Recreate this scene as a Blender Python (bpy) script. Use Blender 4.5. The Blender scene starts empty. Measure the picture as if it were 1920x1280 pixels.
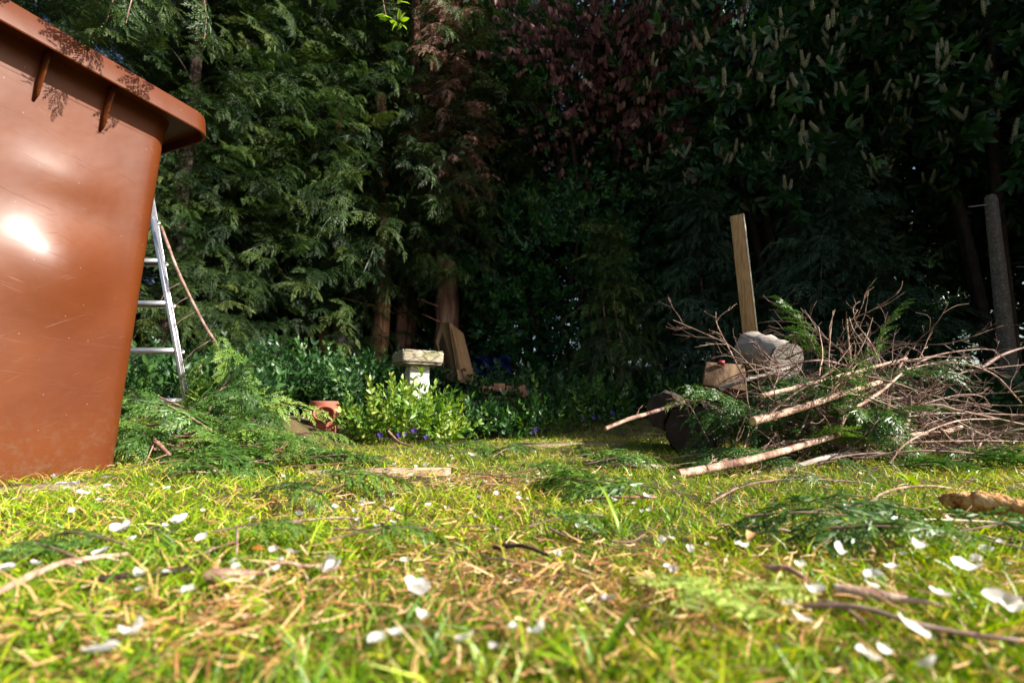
import bpy, math, random
import numpy as np
from mathutils import Vector
sc = bpy.context.scene
col = sc.collection
PI = math.pi
# ------------------------------------------------------------ camera, world, sun, exposure
CAMH = 0.17
PITCH = math.atan(135 / 900)
cam_d = bpy.data.cameras.new('camera'); cam = bpy.data.objects.new('camera', cam_d); col.objects.link(cam)
cam.location = (0, 0, CAMH); cam.rotation_euler = (PI / 2 + PITCH, 0, 0)
cam_d.sensor_width = 36; cam_d.lens = 900 / 1920 * 36
cam_d.clip_start = 0.02; cam_d.clip_end = 500
cam_d.dof.use_dof = True; cam_d.dof.focus_distance = 1.7; cam_d.dof.aperture_fstop = 4.0
sc.camera = cam

SUN = Vector((0.80, -0.24, 0.50)).normalized()
world = bpy.data.worlds.new("World"); sc.world = world; world.use_nodes = True
nt = world.node_tree; nt.nodes.clear()
out = nt.nodes.new('ShaderNodeOutputWorld'); bg = nt.nodes.new('ShaderNodeBackground'); sky = nt.nodes.new('ShaderNodeTexSky')
sky.sky_type = 'NISHITA'; sky.sun_disc = False
sky.dust_density = 2.5; sky.ozone_density = .4; sky.sun_elevation = math.asin(SUN.z); sky.sun_rotation = math.atan2(SUN.x, SUN.y)
bg.inputs['Strength'].default_value = 0.066
nt.links.new(sky.outputs[0], bg.inputs[0]); nt.links.new(bg.outputs[0], out.inputs[0])
sd = bpy.data.lights.new('sun', 'SUN'); sd.energy = 5.0; sd.angle = math.radians(0.5); sd.color = (1, 0.95, 0.87)
sun = bpy.data.objects.new('sun', sd); col.objects.link(sun); sun.location = (6, -2, 6)
sun.rotation_euler = (-SUN).to_track_quat('-Z', 'Y').to_euler()
sc.view_settings.view_transform = 'Standard'; sc.view_settings.look = 'None'
sc.view_settings.exposure = 1.22; sc.view_settings.gamma = 1
sc.render.engine = 'CYCLES'
sc.cycles.max_bounces = 6; sc.cycles.diffuse_bounces = 3; sc.cycles.glossy_bounces = 2; sc.cycles.transmission_bounces = 4
sc.cycles.use_denoising = True
try:
    sc.cycles.denoiser = 'OPENIMAGEDENOISE'; sc.cycles.denoising_prefilter = 'ACCURATE'
except Exception: pass
sc.cycles.sample_clamp_indirect = 4
sc.render.use_persistent_data = False

# ------------------------------------------------------------ helpers
rg = np.random.default_rng(7); R = random.Random(5)
def W(px, py, y):
    dx = (px - 960) / 900; dz = (640 - py) / 900
    Y = math.cos(PITCH) - dz * math.sin(PITCH); Z = math.sin(PITCH) + dz * math.cos(PITCH)
    t = y / Y
    return np.array((dx * t, y, CAMH + Z * t))
def G(px, py, z0=0.0):
    dx = (px - 960) / 900; dz = (640 - py) / 900
    Y = math.cos(PITCH) - dz * math.sin(PITCH); Z = math.sin(PITCH) + dz * math.cos(PITCH)
    t = (z0 - CAMH) / Z
    return np.array((dx * t, Y * t, z0))
def sstep(a, b, x):
    t = np.clip((x - a) / (b - a), 0, 1); return t * t * (3 - 2 * t)
def H(x, y):
    x = np.asarray(x, float); y = np.asarray(y, float)
    left = 0.16 * sstep(1.7, 2.5, y) * sstep(-0.75, -1.5, x)
    back = 0.22 * sstep(3.1, 4.6, y + 0.25 * x)
    n = 0.006 * np.sin(9.1 * x + 1.3) * np.sin(7.3 * y + .4) + 0.004 * np.sin(23 * x + y * 5) * np.sin(19 * y - x * 7)
    n += 0.012 * np.sin(2.7 * x + .5) * np.sin(2.1 * y + 2)
    n = n * sstep(0.0, 0.6, y)
    return np.maximum(left, back) + n - 0.004
def noise2(x, y, s=1.0, seed=0.0):
    x = np.asarray(x) * s + seed; y = np.asarray(y) * s - seed * 1.7
    v = np.sin(x * 1.9 + np.sin(y * 1.3 + 2)) * np.sin(y * 2.3 + np.sin(x * 1.1)) + .5 * np.sin(4.7 * x + 1.3 * y + 1) * np.sin(5.3 * y - 1.9 * x)
    return v / 1.5
class MB:
    def __init__(s): s.v = []; s.f = []; s.t = []; s.n = 0
    def add(s, V, F, tint=0.5):
        V = np.asarray(V, float).reshape(-1, 3); F = np.asarray(F, int)
        if len(F) == 0: return
        s.v.append(V); s.f.append(F + s.n); s.n += len(V)
        t = np.asarray(tint, float); s.t.append(np.full(len(F), float(t)) if t.ndim == 0 else t)
    def inst(s, tmpl, M, T, tint):
        V, F, tt = tmpl
        N = len(T)
        if N == 0: return
        VV = np.einsum('nij,vj->nvi', M, V) + T[:, None, :]
        FF = (F[None] + (np.arange(N) * len(V))[:, None, None]).reshape(-1, F.shape[1])
        tin = (tint[:, None] + tt[None]).reshape(-1)
        s.add(VV.reshape(-1, 3), FF, tin)
    def arrays(s):
        V = np.concatenate(s.v)
        k = s.f[0].shape[1]
        F = np.concatenate(s.f); return V, F, np.concatenate(s.t)
    def build(s, name, mat, parent=None, origin=None, smooth=False):
        V = np.concatenate(s.v)
        o = np.array(parent.location if (parent is not None and origin is None) else (origin if origin is not None else (0, 0, 0)), float)
        lt = np.concatenate([np.full(len(f), f.shape[1]) for f in s.f]); idx = np.concatenate([f.reshape(-1) for f in s.f])
        me = bpy.data.meshes.new(name)
        me.vertices.add(len(V)); me.vertices.foreach_set('co', (V - o).astype(np.float32).reshape(-1))
        me.loops.add(len(idx)); me.loops.foreach_set('vertex_index', idx.astype(np.int32))
        me.polygons.add(len(lt)); ls = np.concatenate([[0], np.cumsum(lt)[:-1]])
        me.polygons.foreach_set('loop_start', ls.astype(np.int32)); me.polygons.foreach_set('loop_total', lt.astype(np.int32))
        if smooth: me.polygons.foreach_set('use_smooth', np.ones(len(lt), bool))
        a = me.attributes.new('tint', 'FLOAT', 'FACE'); a.data.foreach_set('value', np.concatenate(s.t).astype(np.float32))
        me.update(); me.validate()
        me.materials.append(mat)
        ob = bpy.data.objects.new(name, me); col.objects.link(ob)
        if parent is not None: ob.parent = parent
        elif origin is not None: ob.location = o
        return ob
def tag(o, label=None, cat=None, group=None, kind=None):
    if label: o['label'] = label
    if cat: o['category'] = cat
    if group: o['group'] = group
    if kind: o['kind'] = kind
    return o
def empty(name, loc, label, cat, group=None):
    e = bpy.data.objects.new(name, None); col.objects.link(e); e.location = tuple(float(c) for c in loc); e.empty_display_size = .1
    return tag(e, label, cat, group)
def copy_tree(o, parent=None):
    c = o.copy(); col.objects.link(c)
    if parent is not None: c.parent = parent
    for ch in [k for k in bpy.data.objects if k.parent == o]: copy_tree(ch, c)
    return c
def nrm(a): return a / (np.linalg.norm(a, axis=-1, keepdims=True) + 1e-9)
def frames(d, roll, sc_):
    d = nrm(np.asarray(d, float)); up = np.zeros_like(d); up[:, 2] = 1
    bad = np.abs(d[:, 2]) > .98; up[bad] = (1, 0, 0)
    s = nrm(np.cross(d, up)); u = np.cross(s, d)
    c, n = np.cos(roll)[:, None], np.sin(roll)[:, None]
    s2 = s * c + u * n; u2 = u * c - s * n
    return np.stack([s2, d, u2], axis=2) * np.asarray(sc_).reshape(-1, 1, 1)
def catmull(P, n):
    P = [np.array(p, float) for p in P]
    if len(P) == 2: return np.array([P[0] + (P[1] - P[0]) * t for t in np.linspace(0, 1, n)])
    Q = [2 * P[0] - P[1]] + P + [2 * P[-1] - P[-2]]; o = []; seg = len(P) - 1
    for t in np.linspace(0, seg, n):
        i = min(int(t), seg - 1); u = t - i; a, b, c, d = Q[i:i + 4]
        o.append(.5 * ((2 * b) + (-a + c) * u + (2 * a - 5 * b + 4 * c - d) * u * u + (-a + 3 * b - 3 * c + d) * u ** 3))
    return np.array(o)
def tube(mb, pts, r0, r1, sides=6, tint=.5, knob=0.0, cap=True, prof=None):
    pts = np.asarray(pts, float); n = len(pts)
    T = nrm(np.gradient(pts, axis=0)); a = np.array((0, 0, 1.)) if abs(T[0][2]) < .9 else np.array((1., 0, 0))
    s = np.cross(T[0], a); s /= np.linalg.norm(s); V = []
    rr = np.linspace(r0, r1, n) if prof is None else np.asarray(prof)
    for i in range(n):
        s = s - T[i] * np.dot(s, T[i]); s /= np.linalg.norm(s); u = np.cross(T[i], s)
        for k in range(sides):
            an = 2 * PI * k / sides; r = rr[i] * (1 + knob * R.uniform(-1, 1))
            V.append(pts[i] + r * (s * math.cos(an) + u * math.sin(an)))
    F = [(i * sides + k, i * sides + (k + 1) % sides, (i + 1) * sides + (k + 1) % sides, (i + 1) * sides + k) for i in range(n - 1) for k in range(sides)]
    mb.add(V, F, tint)
    if cap:
        for i0 in (0, (n - 1) * sides):
            ring = [V[i0 + k] for k in range(sides)]; c = np.mean(ring, axis=0)
            Fc = [(k, (k + 1) % sides, sides) if i0 else ((k + 1) % sides, k, sides) for k in range(sides)]
            mb.add(ring + [c], Fc, tint)
def box(mb, c, sx, sy, sz, ax=None, tint=.5, jit=0.0, taper=1.0):
    """box centred at c, half sizes; ax = 3x3 rows (x,y,z axes)"""
    ax = np.eye(3) if ax is None else np.asarray(ax, float); V = []
    for z in (-1, 1):
        k = taper if z > 0 else 1
        for (x, y) in ((-1, -1), (1, -1), (1, 1), (-1, 1)):
            V.append(np.asarray(c) + ax[0] * sx * x * k + ax[1] * sy * y * k + ax[2] * sz * z + rg.uniform(-jit, jit, 3))
    mb.add(V, [(0, 3, 2, 1), (4, 5, 6, 7), (0, 1, 5, 4), (1, 2, 6, 5), (2, 3, 7, 6), (3, 0, 4, 7)], tint)
def bevel(o, w, seg=2):
    m = o.modifiers.new('bevel', 'BEVEL'); m.width = w; m.segments = seg; m.limit_method = 'ANGLE'; return o
def axes(zdir, xhint=(1, 0, 0)):
    z = np.array(zdir, float); z /= np.linalg.norm(z); x = np.array(xhint, float); x -= z * x.dot(z); x /= np.linalg.norm(x)
    return np.array([x, np.cross(z, x), z])

# ------------------------------------------------------------ materials
def mat(name):
    m = bpy.data.materials.new(name); m.use_nodes = True; n = m.node_tree.nodes; l = m.node_tree.links
    return m, n, l, n['Principled BSDF']
def ramp(n, cols):
    r = n.new('ShaderNodeValToRGB'); e = r.color_ramp.elements
    while len(e) < len(cols): e.new(.5)
    for i, (p, c) in enumerate(cols): e[i].position = p; e[i].color = (*c, 1)
    return r
def leaf_mat(name, cols, rough=.5, trans=.3, spec=.4, sat=1.25):
    m, n, l, b = mat(name)
    at = n.new('ShaderNodeAttribute'); at.attribute_name = 'tint'
    r = ramp(n, cols); l.new(at.outputs['Fac'], r.inputs[0])
    l.new(r.outputs[0], b.inputs['Base Color']); b.inputs['Roughness'].default_value = rough; b.inputs['Specular IOR Level'].default_value = spec
    tr = n.new('ShaderNodeBsdfTranslucent'); hs = n.new('ShaderNodeHueSaturation'); hs.inputs['Saturation'].default_value = sat; hs.inputs['Value'].default_value = 1.3
    l.new(r.outputs[0], hs.inputs['Color']); l.new(hs.outputs[0], tr.inputs[0])
    mx = n.new('ShaderNodeMixShader'); mx.inputs[0].default_value = trans
    l.new(b.outputs[0], mx.inputs[1]); l.new(tr.outputs[0], mx.inputs[2]); l.new(mx.outputs[0], n['Material Output'].inputs[0])
    return m
def rough_mat(name, cols, scale=20, detail=8, rough=.85, bump=.4, bdist=.01, stretch=(1, 1, 1), spec=.3, scale2=None, metallic=0):
    m, n, l, b = mat(name)
    tc = n.new('ShaderNodeTexCoord'); mp = n.new('ShaderNodeMapping'); mp.inputs['Scale'].default_value = stretch
    l.new(tc.outputs['Object'], mp.inputs[0])
    nz = n.new('ShaderNodeTexNoise'); nz.inputs['Scale'].default_value = scale; nz.inputs['Detail'].default_value = detail; nz.inputs['Roughness'].default_value = .65
    l.new(mp.outputs[0], nz.inputs['Vector']); r = ramp(n, cols); l.new(nz.outputs[0], r.inputs[0])
    l.new(r.outputs[0], b.inputs['Base Color']); b.inputs['Roughness'].default_value = rough; b.inputs['Specular IOR Level'].default_value = spec
    b.inputs['Metallic'].default_value = metallic
    nz2 = n.new('ShaderNodeTexNoise'); nz2.inputs['Scale'].default_value = scale2 or scale * 2.5; nz2.inputs['Detail'].default_value = 6
    l.new(mp.outputs[0], nz2.inputs['Vector'])
    bp = n.new('ShaderNodeBump'); bp.inputs['Strength'].default_value = bump; bp.inputs['Distance'].default_value = bdist
    l.new(nz2.outputs[0], bp.inputs['Height']); l.new(bp.outputs[0], b.inputs['Normal'])
    return m
M = {}
M['conifer'] = leaf_mat('conifer_foliage', [(0, (.007, .018, .006)), (.35, (.022, .050, .011)), (.7, (.068, .115, .022)), (1, (.18, .23, .06))], .5, .18, .35, 1.15)
M['conifer_cut'] = leaf_mat('cut_conifer_foliage', [(0, (.018, .05, .014)), (.4, (.065, .15, .026)), (.75, (.18, .30, .04)), (1, (.34, .43, .10))], .42, .25, .5, 1.1)
M['conifer_pale'] = leaf_mat('pale_conifer_foliage', [(0, (.20, .34, .04)), (1, (.50, .62, .14))], .5, .35, .4, 1.0)
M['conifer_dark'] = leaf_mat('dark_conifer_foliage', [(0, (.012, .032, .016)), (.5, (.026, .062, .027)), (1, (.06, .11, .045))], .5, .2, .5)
M['conifer_dead'] = leaf_mat('dead_conifer_foliage', [(0, (.16, .08, .06)), (.5, (.42, .24, .18)), (.8, (.58, .36, .28)), (1, (.14, .18, .05))], .7, .25, .2, 1.0)
M['laurel'] = leaf_mat('laurel_leaf', [(0, (.014, .045, .016)), (.5, (.025, .085, .022)), (.85, (.05, .13, .03)), (1, (.16, .2, .03))], .32, .18, .5)
M['shrub'] = leaf_mat('shrub_leaf', [(0, (.015, .06, .02)), (.5, (.03, .11, .03)), (1, (.10, .22, .04))], .4, .2, .5)
M['copper'] = leaf_mat('dry_copper_leaf', [(0, (.06, .022, .026)), (.5, (.17, .068, .068)), (.85, (.30, .15, .14)), (1, (.42, .26, .22))], .6, .25, .3, 1.0)
M['vinca'] = leaf_mat('sunlit_periwinkle_leaf', [(0, (.03, .09, .015)), (.45, (.10, .22, .025)), (.8, (.24, .37, .05)), (1, (.48, .54, .14))], .4, .35, .5)  # periwinkle in sun, the sunlight put into the paler leaf colours
M['ground_leaf'] = leaf_mat('ground_cover_leaf', [(0, (.015, .05, .015)), (.5, (.035, .10, .025)), (.9, (.09, .19, .035)), (1, (.2, .30, .05))], .4, .25, .5)  # periwinkle and ivy in shade, the shade put into darker greens; clover shares it
M['grass'] = leaf_mat('grass_blade', [(0, (.05, .13, .01)), (.3, (.13, .26, .012)), (.6, (.34, .47, .012)), (.8, (.60, .62, .03)), (.9, (.62, .38, .12)), (1, (.70, .46, .20))], .4, .3, .3, 1.1)
M['straw'] = leaf_mat('dry_grass', [(0, (.16, .06, .02)), (.4, (.46, .22, .08)), (.75, (.70, .42, .18)), (1, (.85, .64, .38))], .6, .2, .3, 1.0)
M['petal'] = leaf_mat('white_petal', [(0, (.80, .72, .70)), (.4, (.86, .82, .80)), (1, (.92, .90, .88))], .5, .45, .3, 1.0)
M['lime'] = leaf_mat('lime_leaf', [(0, (.25, .45, .03)), (1, (.45, .62, .05))], .4, .45, .4)
M['orange'] = leaf_mat('orange_dead_leaf', [(0, (.45, .14, .02)), (1, (.75, .32, .04))], .5, .4, .3, 1.0)
M['purple'] = leaf_mat('purple_petal', [(0, (.12, .06, .5)), (1, (.2, .1, .65))], .5, .3, .3)
M['cream'] = leaf_mat('laurel_blossom', [(0, (.40, .38, .20)), (1, (.72, .68, .48))], .7, .2, .2, 1.0)
M['twig'] = rough_mat('twig_bark', [(.3, (.07, .035, .025)), (.5, (.21, .12, .09)), (.62, (.35, .24, .19)), (.75, (.58, .49, .43))], 22, 6, .7, .4, .002, (1, 1, 1))
M['bark'] = rough_mat('red_brown_bark', [(.35, (.09, .04, .026)), (.5, (.24, .12, .08)), (.65, (.42, .26, .19))], 14, 8, .9, .8, .01, (1, 1, .15))
M['peeled'] = rough_mat('peeling_orange_bark', [(.35, (.12, .05, .03)), (.5, (.38, .19, .10)), (.65, (.62, .42, .28))], 10, 8, .9, .9, .012, (1, 1, .12))
M['bark_dark'] = rough_mat('dark_bark', [(.3, (.02, .014, .01)), (.6, (.06, .04, .03)), (.8, (.12, .08, .06))], 14, 8, .9, .9, .02, (1, 1, .5))
M['pole'] = rough_mat('pinkish_pole_bark', [(.32, (.12, .055, .035)), (.45, (.30, .17, .12)), (.55, (.50, .34, .25)), (.72, (.68, .55, .44))], 26, 10, .75, .9, .006)
M['cutwood'] = rough_mat('fresh_cut_wood', [(.3, (.38, .22, .12)), (.55, (.6, .42, .26)), (.75, (.74, .58, .42))], 12, 8, .7, .4, .004, (1, 1, 1))
M['greywood'] = rough_mat('grey_weathered_wood', [(.3, (.22, .18, .15)), (.5, (.40, .34, .29)), (.75, (.56, .50, .45))], 8, 10, .85, .8, .012, (1, .3, 3))
M['plank'] = rough_mat('sawn_timber', [(.3, (.26, .13, .05)), (.5, (.42, .24, .10)), (.75, (.55, .36, .18))], 12, 8, .75, .5, .003, (8, 8, .8))
M['oldplank'] = rough_mat('brown_weathered_wood', [(.35, (.05, .028, .015)), (.5, (.14, .08, .04)), (.7, (.28, .18, .10))], 9, 8, .85, .6, .006, (2, 2, .5))
M['chunk'] = rough_mat('split_orange_wood', [(.36, (.10, .035, .01)), (.45, (.55, .25, .07)), (.6, (.80, .48, .20)), (.75, (.90, .68, .42))], 45, 9, .7, 1.0, .012, (1, 1, 1))
M['pale'] = rough_mat('sunlit_edge_and_stalk', [(.3, (.62, .5, .34)), (.7, (.8, .72, .56))], 12, 6, .7, .3, .002, (6, 6, .6))  # painted sunlight on the stake edge; plain straw tone on the stalk
M['alu'] = rough_mat('brushed_aluminium', [(.3, (.42, .42, .45)), (.7, (.62, .62, .65))], 30, 4, .28, .15, .001, (1, 1, 6), .5, None, .85)
M['plastic'] = rough_mat('dark_plastic', [(.3, (.03, .03, .03)), (.7, (.06, .06, .06))], 30, 4, .5, .1, .001)
M['concrete'] = rough_mat('pebbly_concrete', [(.3, (.05, .04, .03)), (.5, (.12, .10, .08)), (.62, (.18, .15, .12)), (.72, (.55, .5, .44))], 70, 8, .9, .9, .006)
M['card'] = rough_mat('brown_cardboard', [(.3, (.32, .18, .09)), (.7, (.42, .25, .13))], 6, 4, .85, .15, .002)
M['blue'] = rough_mat('blue_tarpaulin', [(.3, (.006, .009, .05)), (.7, (.010, .02, .10))], 6, 4, .5, .6, .03)
M['slat'] = rough_mat('grey_slat', [(.3, (.20, .20, .20)), (.7, (.36, .36, .36))], 10, 6, .8, .3, .004, (.4, 3, 3))
M['paver'] = rough_mat('sandy_paver', [(.3, (.18, .12, .07)), (.5, (.33, .23, .15)), (.7, (.48, .36, .26))], 14, 9, .9, .7, .006)
M['red'] = rough_mat('faded_red_paint', [(.3, (.30, .03, .04)), (.7, (.42, .06, .07))], 12, 4, .6, .2, .002)

def ground_mat():
    m, n, l, b = mat('lawn_soil')
    tc = n.new('ShaderNodeTexCoord'); nz = n.new('ShaderNodeTexNoise'); nz.inputs['Scale'].default_value = 5; nz.inputs['Detail'].default_value = 10; nz.inputs['Roughness'].default_value = .75
    l.new(tc.outputs['Object'], nz.inputs['Vector'])
    r = ramp(n, [(.3, (.02, .015, .008)), (.45, (.06, .045, .015)), (.55, (.11, .085, .025)), (.7, (.20, .12, .06))]); l.new(nz.outputs[0], r.inputs[0])
    l.new(r.outputs[0], b.inputs['Base Color']); b.inputs['Roughness'].default_value = .95
    n2 = n.new('ShaderNodeTexNoise'); n2.inputs['Scale'].default_value = 90; n2.inputs['Detail'].default_value = 6; l.new(tc.outputs['Object'], n2.inputs['Vector'])
    bp = n.new('ShaderNodeBump'); bp.inputs['Strength'].default_value = 1; bp.inputs['Distance'].default_value = .01; l.new(n2.outputs[0], bp.inputs['Height']); l.new(bp.outputs[0], b.inputs['Normal'])
    return m
def bin_mat():
    m, n, l, b = mat('brown_bin_plastic')
    tc = n.new('ShaderNodeTexCoord')
    base = n.new('ShaderNodeTexNoise'); base.inputs['Scale'].default_value = 4; base.inputs['Detail'].default_value = 5; l.new(tc.outputs['Object'], base.inputs['Vector'])
    r = ramp(n, [(.3, (.092, .021, .0045)), (.7, (.132, .034, .007))]); l.new(base.outputs[0], r.inputs[0])
    fac = None
    # long hair scratches in several directions, thin bands of stretched noise
    def scratch(rot, sc_, lo, hi, seed):
        m0 = n.new('ShaderNodeMapping'); m0.inputs['Rotation'].default_value = rot; l.new(tc.outputs['Object'], m0.inputs[0])
        wb = n.new('ShaderNodeTexNoise'); wb.inputs['Scale'].default_value = 3; wb.inputs['Detail'].default_value = 0; l.new(m0.outputs[0], wb.inputs['Vector'])
        wm = n.new('ShaderNodeVectorMath'); wm.operation = 'MULTIPLY_ADD'; wm.inputs[1].default_value = (.08, .08, .08); l.new(wb.outputs['Color'], wm.inputs[0]); l.new(m0.outputs[0], wm.inputs[2])
        mp = n.new('ShaderNodeMapping'); mp.inputs['Scale'].default_value = sc_; mp.inputs['Location'].default_value = (seed, seed * 2, seed)
        l.new(wm.outputs[0], mp.inputs[0])
        z = n.new('ShaderNodeTexNoise'); z.inputs['Scale'].default_value = 1; z.inputs['Detail'].default_value = 3; l.new(mp.outputs[0], z.inputs['Vector'])
        mr = n.new('ShaderNodeMapRange'); mr.inputs['From Min'].default_value = lo; mr.inputs['From Max'].default_value = hi; l.new(z.outputs[0], mr.inputs['Value'])
        return mr.outputs[0]
    s = [scratch((0.35, 0, 0), (7, 7, 300), .69, .77, 1.3), scratch((-.5, 0, 0), (9, 9, 240), .70, .78, 4.1), scratch((.12, 0, 0), (5, 5, 380), .68, .77, 8.8), scratch((1.1, 0, 0), (12, 12, 260), .71, .8, 3.3)]
    # scuffed patch mask
    pm = n.new('ShaderNodeTexNoise'); pm.inputs['Scale'].default_value = 2.6; pm.inputs['Detail'].default_value = 2; l.new(tc.outputs['Object'], pm.inputs['Vector'])
    pr = n.new('ShaderNodeMapRange'); pr.inputs['From Min'].default_value = .46; pr.inputs['From Max'].default_value = .66; l.new(pm.outputs[0], pr.inputs['Value'])
    cur = s[0]
    for q in s[1:]:
        mx = n.new('ShaderNodeMath'); mx.operation = 'MAXIMUM'; l.new(cur, mx.inputs[0]); l.new(q, mx.inputs[1]); cur = mx.outputs[0]
    ml = n.new('ShaderNodeMath'); ml.operation = 'MULTIPLY'; l.new(cur, ml.inputs[0]); l.new(pr.outputs[0], ml.inputs[1])
    m2 = n.new('ShaderNodeMath'); m2.operation = 'MULTIPLY'; m2.inputs[1].default_value = .30; l.new(ml.outputs[0], m2.inputs[0])
    mc = n.new('ShaderNodeMixRGB'); mc.inputs[2].default_value = (.62, .36, .28, 1); l.new(m2.outputs[0], mc.inputs[0]); l.new(r.outputs[0], mc.inputs[1])
    # small chalky specks
    sp = n.new('ShaderNodeTexVoronoi'); sp.inputs['Scale'].default_value = 55; l.new(tc.outputs['Object'], sp.inputs['Vector'])
    sr = n.new('ShaderNodeMapRange'); sr.inputs['From Min'].default_value = .09; sr.inputs['From Max'].default_value = .03; sr.inputs['To Max'].default_value = .5; l.new(sp.outputs['Distance'], sr.inputs['Value'])
    wn = n.new('ShaderNodeMath'); wn.operation = 'GREATER_THAN'; wn.inputs[1].default_value = .75; sx = n.new('ShaderNodeSeparateColor'); l.new(sp.outputs['Color'], sx.inputs[0]); l.new(sx.outputs[0], wn.inputs[0])
    mm = n.new('ShaderNodeMath'); mm.operation = 'MULTIPLY'; l.new(sr.outputs[0], mm.inputs[0]); l.new(wn.outputs[0], mm.inputs[1])
    mc2 = n.new('ShaderNodeMixRGB'); mc2.inputs[2].default_value = (.6, .38, .3, 1); l.new(mm.outputs[0], mc2.inputs[0]); l.new(mc.outputs[0], mc2.inputs[1])
    sz = n.new('ShaderNodeSeparateXYZ'); l.new(tc.outputs['Object'], sz.inputs[0]); mz = n.new('ShaderNodeMapRange'); mz.inputs['From Min'].default_value = .22; mz.inputs['From Max'].default_value = 0; l.new(sz.outputs['Z'], mz.inputs['Value'])
    nd = n.new('ShaderNodeTexNoise'); nd.inputs['Scale'].default_value = 38; nd.inputs['Detail'].default_value = 9; nd.inputs['Roughness'].default_value = .8; l.new(tc.outputs['Object'], nd.inputs['Vector']); nr = n.new('ShaderNodeMapRange'); nr.inputs['From Min'].default_value = .48; nr.inputs['From Max'].default_value = .7; l.new(nd.outputs[0], nr.inputs['Value'])
    md = n.new('ShaderNodeMath'); md.operation = 'MULTIPLY'; l.new(mz.outputs[0], md.inputs[0]); l.new(nr.outputs[0], md.inputs[1])
    mc3 = n.new('ShaderNodeMixRGB'); mc3.inputs[2].default_value = (.12, .07, .04, 1); l.new(md.outputs[0], mc3.inputs[0]); l.new(mc2.outputs[0], mc3.inputs[1]); l.new(mc3.outputs[0], b.inputs['Base Color'])
    rr = n.new('ShaderNodeMapRange'); rr.inputs['To Min'].default_value = .40; rr.inputs['To Max'].default_value = .52; l.new(pm.outputs[0], rr.inputs['Value']); l.new(rr.outputs[0], b.inputs['Roughness'])
    b.inputs['Specular IOR Level'].default_value = .2; b.inputs['Coat Weight'].default_value = .2; b.inputs['Coat Roughness'].default_value = .27
    bn = n.new('ShaderNodeTexNoise'); bn.inputs['Scale'].default_value = 6; bn.inputs['Detail'].default_value = 3; l.new(tc.outputs['Object'], bn.inputs['Vector'])
    bp = n.new('ShaderNodeBump'); bp.inputs['Strength'].default_value = .22; bp.inputs['Distance'].default_value = .02; l.new(bn.outputs[0], bp.inputs['Height'])
    b2 = n.new('ShaderNodeBump'); b2.inputs['Strength'].default_value = .5; b2.inputs['Distance'].default_value = .001; l.new(cur, b2.inputs['Height']); l.new(bp.outputs[0], b2.inputs['Normal'])
    l.new(b2.outputs[0], b.inputs['Normal'])
    return m
M['ground'] = ground_mat(); M['bin'] = bin_mat()
M['clay'] = rough_mat('terracotta', [(.3, (.28, .085, .05)), (.6, (.38, .12, .075)), (.8, (.46, .18, .12))], 12, 6, .7, .2, .003)
M['brick'] = rough_mat('old_brick', [(.3, (.20, .09, .05)), (.5, (.36, .17, .10)), (.75, (.46, .30, .20))], 14, 8, .9, .6, .005)
def stone_mat():
    m, n, l, b = mat('mossy_cast_stone')
    tc = n.new('ShaderNodeTexCoord')
    nz = n.new('ShaderNodeTexNoise'); nz.inputs['Scale'].default_value = 26; nz.inputs['Detail'].default_value = 10; nz.inputs['Roughness'].default_value = .7; l.new(tc.outputs['Object'], nz.inputs['Vector'])
    r = ramp(n, [(.3, (.15, .12, .08)), (.48, (.32, .27, .19)), (.65, (.52, .46, .36))]); l.new(nz.outputs[0], r.inputs[0])
    vo = n.new('ShaderNodeTexVoronoi'); vo.feature = 'DISTANCE_TO_EDGE'; vo.inputs['Scale'].default_value = 15; mp = n.new('ShaderNodeMapping'); mp.inputs['Scale'].default_value = (.75, .75, 1.5); mp.inputs['Rotation'].default_value = (0, 0, .4)
    l.new(tc.outputs['Object'], mp.inputs[0]); l.new(mp.outputs[0], vo.inputs['Vector'])
    mr = n.new('ShaderNodeMapRange'); mr.inputs['From Max'].default_value = .055; l.new(vo.outputs['Distance'], mr.inputs['Value'])
    ms = n.new('ShaderNodeTexNoise'); ms.inputs['Scale'].default_value = 9; ms.inputs['Detail'].default_value = 6; l.new(tc.outputs['Object'], ms.inputs['Vector'])
    mm = n.new('ShaderNodeMapRange'); mm.inputs['From Min'].default_value = .52; mm.inputs['From Max'].default_value = .68; l.new(ms.outputs[0], mm.inputs['Value'])
    mc = n.new('ShaderNodeMixRGB'); mc.inputs[2].default_value = (.17, .17, .055, 1); l.new(mm.outputs[0], mc.inputs[0]); l.new(r.outputs[0], mc.inputs[1]); l.new(mc.outputs[0], b.inputs['Base Color'])
    b.inputs['Roughness'].default_value = .95
    bp = n.new('ShaderNodeBump'); bp.inputs['Strength'].default_value = .8; bp.inputs['Distance'].default_value = .012; l.new(mr.outputs[0], bp.inputs['Height'])
    b2 = n.new('ShaderNodeBump'); b2.inputs['Strength'].default_value = .6; b2.inputs['Distance'].default_value = .006; l.new(nz.outputs[0], b2.inputs['Height']); l.new(bp.outputs[0], b2.inputs['Normal']); l.new(b2.outputs[0], b.inputs['Normal'])
    return m
M['stone'] = stone_mat(); M['stone_pale'] = stone_mat(); M['stone_pale'].name = 'white_cast_stone'
for n_ in M['stone_pale'].node_tree.nodes:
    if n_.type == 'VALTORGB':
        for e_, c_ in zip(n_.color_ramp.elements, ((.50, .45, .36), (.70, .66, .57), (.82, .79, .72))): e_.color = (*c_, 1)
    if n_.type == 'MIX_RGB': n_.inputs[2].default_value = (.40, .36, .24, 1)

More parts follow.
